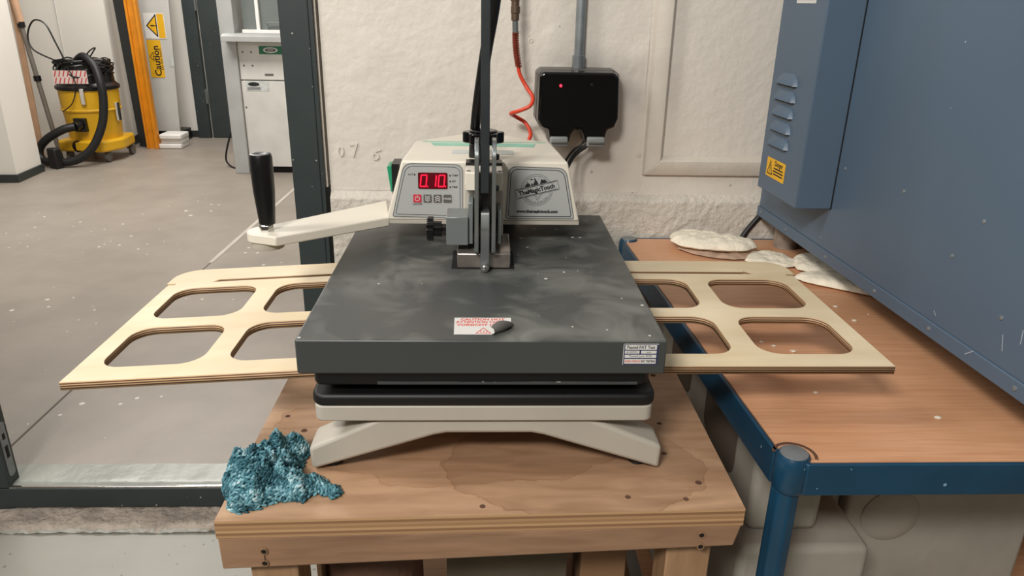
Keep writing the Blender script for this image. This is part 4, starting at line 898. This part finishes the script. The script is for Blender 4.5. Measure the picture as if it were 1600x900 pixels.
for (x, y) in ((-3.22, 5.88), (-2.92, 5.86), (-2.88, 6.18), (-3.2, 6.20)):
    b = BM(); lathe(b, [(.030, -.014), (.042, -.011), (.042, .011), (.030, .014)], (x, y, G+.043), 20, 'x'); box(b, x-.02, x+.02, y-.02, y+.02, G+.07, G+.0845); obj('wheel', b, M['sockgrey'], va)
b = BM(); tube(b, [(-3.08, 5.755, G+.285), (-3.15, 5.72, G+.27), (-3.27, 5.69, G+.20), (-3.335, 5.68, G+.12), (-3.31, 5.66, G+.05), (-3.20, 5.64, G+.036), (-3.06, 5.66, G+.055), (-2.95, 5.70, G+.14), (-2.875, 5.75, G+.30), (-2.85, 5.78, G+.46), (-2.855, 5.80, G+.60), (-2.90, 5.84, G+.72), (-2.98, 5.87, G+.785), (-3.05, 5.90, G+.75)], .030, n=14, k=14); obj('suction_hose', b, M['blackrub'], va)
b = BM(); rnd = random.Random(2)
for k in range(10):
    a0 = rnd.uniform(0, 6); pts = []
    for i in range(9):
        a = a0+i*.8; pts.append((cx+(.185+rnd.uniform(-.02, .03))*math.cos(a), cy+(.185+rnd.uniform(-.02, .03))*math.sin(a), G+.69+rnd.uniform(-.05, .07)))
    tube(b, pts, .006, n=6, k=5)
tube(b, [(-3.20, 5.86, G+.76), (-3.33, 5.86, G+.83), (-3.36, 5.88, G+.93), (-3.30, 5.88, G+1.03), (-3.22, 5.88, G+1.01), (-3.17, 5.88, G+.88), (-3.13, 5.88, G+.76)], .006, n=6)
tube(b, [(-3.08, 5.80, G+.72), (-3.04, 5.80, G+.60), (-3.08, 5.79, G+.46), (-3.17, 5.80, G+.39)], .004, n=6)
tube(b, [(-2.95, 5.86, G+.76), (-2.90, 5.86, G+.82), (-2.88, 5.86, G+.85), (-2.92, 5.86, G+.83), (-2.97, 5.86, G+.78)], .005, n=6)
obj('coiled_flex', b, M['black'], va, label='tangled black mains flex on the head')
b = BM(); prism(b, [(-3.24, 5.60), (-3.16, 5.56), (-3.14, 5.62), (-3.22, 5.66)], 'z', G+.001, G+.15); tag(obj('floor_nozzle', b, M['blackrub'], None, bevel=.01), 'dark flat floor nozzle standing beside the vacuum hose', 'nozzle')
# poles in the corner
b = BM(); loft(b, [(-3.455, 5.86, G), (-3.415, 5.86, G), (-3.415, 5.88, G), (-3.455, 5.88, G)], [(-3.475, 5.96, 2.0), (-3.435, 5.96, 2.0), (-3.435, 5.98, 2.0), (-3.475, 5.98, 2.0)]); tag(obj('timber_lath', b, M['lath'], None, bevel=.002), 'pinkish timber lath leaning in the corner beside a pole', 'lath')
pk = thing('telescopic_pole', (-3.32, 5.9, G), 'grey telescopic pole with wooden top leaning left of the vacuum', 'pole')
b = BM(); cyl(b, (-3.305, 5.9, G), (-3.405, 5.9, 1.08), .017, n=14); obj('shaft', b, M['pole'], pk)
b = BM(); cyl(b, (-3.405, 5.9, 1.08), (-3.48, 5.92, 1.9), .026, n=14); obj('wooden_end', b, M['lath'], pk)
for z, x in ((1.07, -3.404), (.69, -3.3665)):
    b = BM(); cyl(b, (x+.002, 5.9, z-.02), (x, 5.9, z+.02), .026, n=14); obj('collar', b, M['black'], pk)
b = BM(); box(b, -3.44, -3.375, 5.62, 5.80, G, G+.05); tag(obj('terracotta_block', b, M['card'], None, bevel=.004), 'low reddish brown block on the floor in the corner', 'block')
# dark plank, orange beam, sign board
b = BM(); loft(b, [(-2.97, 6.52, G), (-2.87, 6.47, G), (-2.85, 6.50, G), (-2.95, 6.55, G)], [(-3.05, 6.58, 2.1), (-2.92, 6.53, 2.1), (-2.90, 6.56, 2.1), (-3.03, 6.61, 2.1)]); tag(obj('dark_plank', b, M['skirt'], None, bevel=.003), 'dark grey plank leaning behind the orange beam', 'plank')
ob = thing('orange_beam', (-2.81, 6.43, G), 'tall orange profiled beam standing upright against the dark plank', 'beam')
for nm, xa, xb, ya in (('flange', -2.862, -2.842, 6.405), ('flange', -2.792, -2.766, 6.405)):
    b = BM(); loft(b, [(xa, ya, G), (xb, ya, G), (xb, ya+.06, G), (xa, ya+.06, G)], [(xa-.018, ya+.02, 2.2), (xb-.024, ya+.02, 2.2), (xb-.024, ya+.08, 2.2), (xa-.018, ya+.08, 2.2)]); obj(nm, b, M['orange'], ob, bevel=.004)
b = BM(); loft(b, [(-2.843, 6.425, G), (-2.791, 6.425, G), (-2.791, 6.44, G), (-2.843, 6.44, G)], [(-2.861, 6.445, 2.2), (-2.815, 6.445, 2.2), (-2.815, 6.46, 2.2), (-2.861, 6.46, 2.2)]); obj('web', b, M['orange'], ob)
sb = thing('sign_board', (-2.78, 6.75, G), 'pale board with yellow caution stickers leaning by the far wall', 'board')
b = BM(); loft(b, [(-2.90, 6.72, G+.1), (-2.69, 6.72, G+.1), (-2.69, 6.74, G+.1), (-2.90, 6.74, G+.1)], [(-2.90, 6.74, 2.1), (-2.60, 6.74, 2.1), (-2.60, 6.76, 2.1), (-2.90, 6.76, 2.1)]); obj('panel', b, M['pale'], sb, bevel=.002)
b = BM(); box(b, -2.89, -2.68, 6.74, 6.95, G, G+.1); obj('block', b, M['black'], sb)
Fs = Fr((0, 6.7175, 0), (1, 0, 0), (0, .0098, 1))
b = BM(); frect(b, Fs, -2.865, -2.695, .945, 1.150, .001, .002); s1 = obj('white_sign', b, M['white'], sb)
b = BM(); frect(b, Fs, -2.755, -2.70, .952, 1.145, .002, .003); fpoly(b, Fs, [(-2.845, 1.050), (-2.765, .965), (-2.765, 1.135)], .002, .003); obj('yellow_field', b, M['sticker'], sb)
b = BM(); fline(b, Fs, [(-2.845, 1.050), (-2.765, .965), (-2.765, 1.135)], .008, .003, .004, True); text(b, Fs, '!', .075, -2.785, 1.05, .003, .0005, rot=PI/2, bold=.002); obj('triangle_print', b, M['ink'], sb, smooth=False)
b = BM(); frect(b, Fs, -2.868, -2.752, .628, .935, .001, .002); s2 = obj('yellow_sign', b, M['sticker'], sb)
b = BM(); text(b, Fs, 'Caution', .078, -2.800, .765, .002, .0005, rot=PI/2, bold=.0015); text(b, Fs, 'Do not touch', .032, -2.765, .78, .002, .0005, rot=PI/2)
fline(b, Fs, [(-2.855, .80), (-2.825, .765), (-2.825, .835)], .004, .002, .003, True); obj('sign_print', b, M['ink'], s2, smooth=False)
b = BM(); frect(b, Fs, -2.70, -2.66, .72, .80, .001, .002); obj('small_sticker', b, M['smudge'], sb)
# stack of white pads
for k in range(3):
    b = BM(); z = G+.001+k*.040; prism(b, rrect(-2.77+.006*k, -2.58+.004*k, 6.42+.03*(k % 2), 6.62, .02), 'z', z, z+.038)
    tag(obj('white_pad', b, M['white'], None, bevel=.008, seg=3), ('lowest', 'middle', 'topmost')[k]+' white padded sack in the small stack by the sign board', 'pad', 'white pads stacked on the far floor')
b = BM(); box(b, -2.86, -2.785, 6.60, 6.66, G, G+.07); tag(obj('orange_clip', b, M['orange'], None, bevel=.003), 'small orange and black block on the floor beside the white pads', 'block')
# cabinet machine
mc = thing('white_machine_cabinet', (-1.5, 5.7, G), 'white workshop extraction cabinet with grey side panel and window', 'machine')
b = BM(); box(b, -1.838, -1.735, 5.50, 6.2, G, 2.2); obj('side_panel', b, M['machgrey'], mc, bevel=.004)
b = BM(); box(b, -1.733, -1.0, 5.52, 6.2, G+.05, .735); obj('lower_panel', b, M['machwhite'], mc, bevel=.003)
b = BM(); box(b, -1.733, -1.0, 5.52, 6.2, .742, .998); up = obj('upper_panel', b, M['machwhite'], mc, bevel=.003)
b = BM(); box(b, -1.725, -1.0, 5.56, 6.2, G, G+.049); obj('plinth', b, M['dark'], mc)
b = BM(); prism(b, [(5.40, 1.005), (5.40, 1.04), (5.44, 1.055), (6.2, 1.055), (6.2, 1.0)], 'x', -1.80, -1.0); obj('worktop', b, M['machgrey'], mc, bevel=.002, label='light grey projecting shelf')
b = BM(); box(b, -1.70, -1.0, 5.60, 5.63, 1.075, 2.0); obj('window_pane', b, M['glass'], mc)
for x in (-1.59, ):
    b = BM(); box(b, x-.012, x+.012, 5.575, 5.60, 1.07, 2.0); obj('window_bar', b, M['white'], mc, bevel=.002)
b = BM(); box(b, -1.70, -1.0, 5.56, 5.60, 1.055, 1.078); obj('window_bar', b, M['white'], mc, bevel=.002)
b = BM(); tube(b, [(-1.53, 5.585, 1.085), (-1.53, 5.57, 1.12), (-1.50, 5.57, 1.13), (-1.42, 5.57, 1.13)], .006, n=8); obj('grab_handle', b, M['steel'], mc)
Fm = Fr((0, 5.52, 0), (1, 0, 0), (0, 0, 1))
b = BM(); frect(b, Fm, -1.585, -1.40, .918, .973, .001, .002); gl = obj('green_label', b, M['greenlab'], mc)
b = BM(); fpoly(b, Fm, [(-1.505+.05*math.cos(a*PI/12), .946+.019*math.sin(a*PI/12)) for a in range(24)], .002, .003); obj('oval', b, M['label'], gl)
b = BM(); fline(b, Fm, [(-1.505+.035*math.cos(a*PI/12), .946+.010*math.sin(a*PI/12)) for a in range(24)], .004, .003, .004, True); frect(b, Fm, -1.54, -1.47, .943, .949, .003, .004); obj('oval_print', b, M['ink'], gl)
b = BM(); frect(b, Fm, -1.70, -1.54, .665, .752-.02, .001, .002); g2 = obj('grey_label', b, M['smudge'], mc)
b = BM(); fpoly(b, Fm, [(-1.645+.04*math.cos(a*PI/12), .712+.014*math.sin(a*PI/12)) for a in range(24)], .002, .003)
for k in range(3): frect(b, Fm, -1.69, -1.60, .690-.009*k, .693-.009*k, .002, .003)
obj('label_print', b, M['ink'], g2)
b = BM(); frect(b, Fm, -1.56, -1.50, .772, .786, .001, .002); obj('small_print', b, M['sockgrey'], mc)
for (x, z) in ((-1.70, .93), (-1.64, .93), (-1.70, .84), (-1.64, .84), (-1.715, .55), (-1.715, .2)):
    b = BM(); lathe(b, [(.006, 0), (.006, -.003), (.003, -.004)], (x, 5.52, z), 10, 'y'); obj('screw', b, M['sockgrey'], mc)
b = BM(); tube(b, [(-1.86, 5.70, .42), (-1.90, 5.72, .36), (-1.96, 5.74, .22), (-1.98, 5.74, .12), (-1.93, 5.70, .078), (-1.85, 5.62, .077)], .007, n=8); tag(obj('floor_cable', b, M['blackrub']), 'thin dark cable looping to the floor beside the machine cabinet', 'cable')
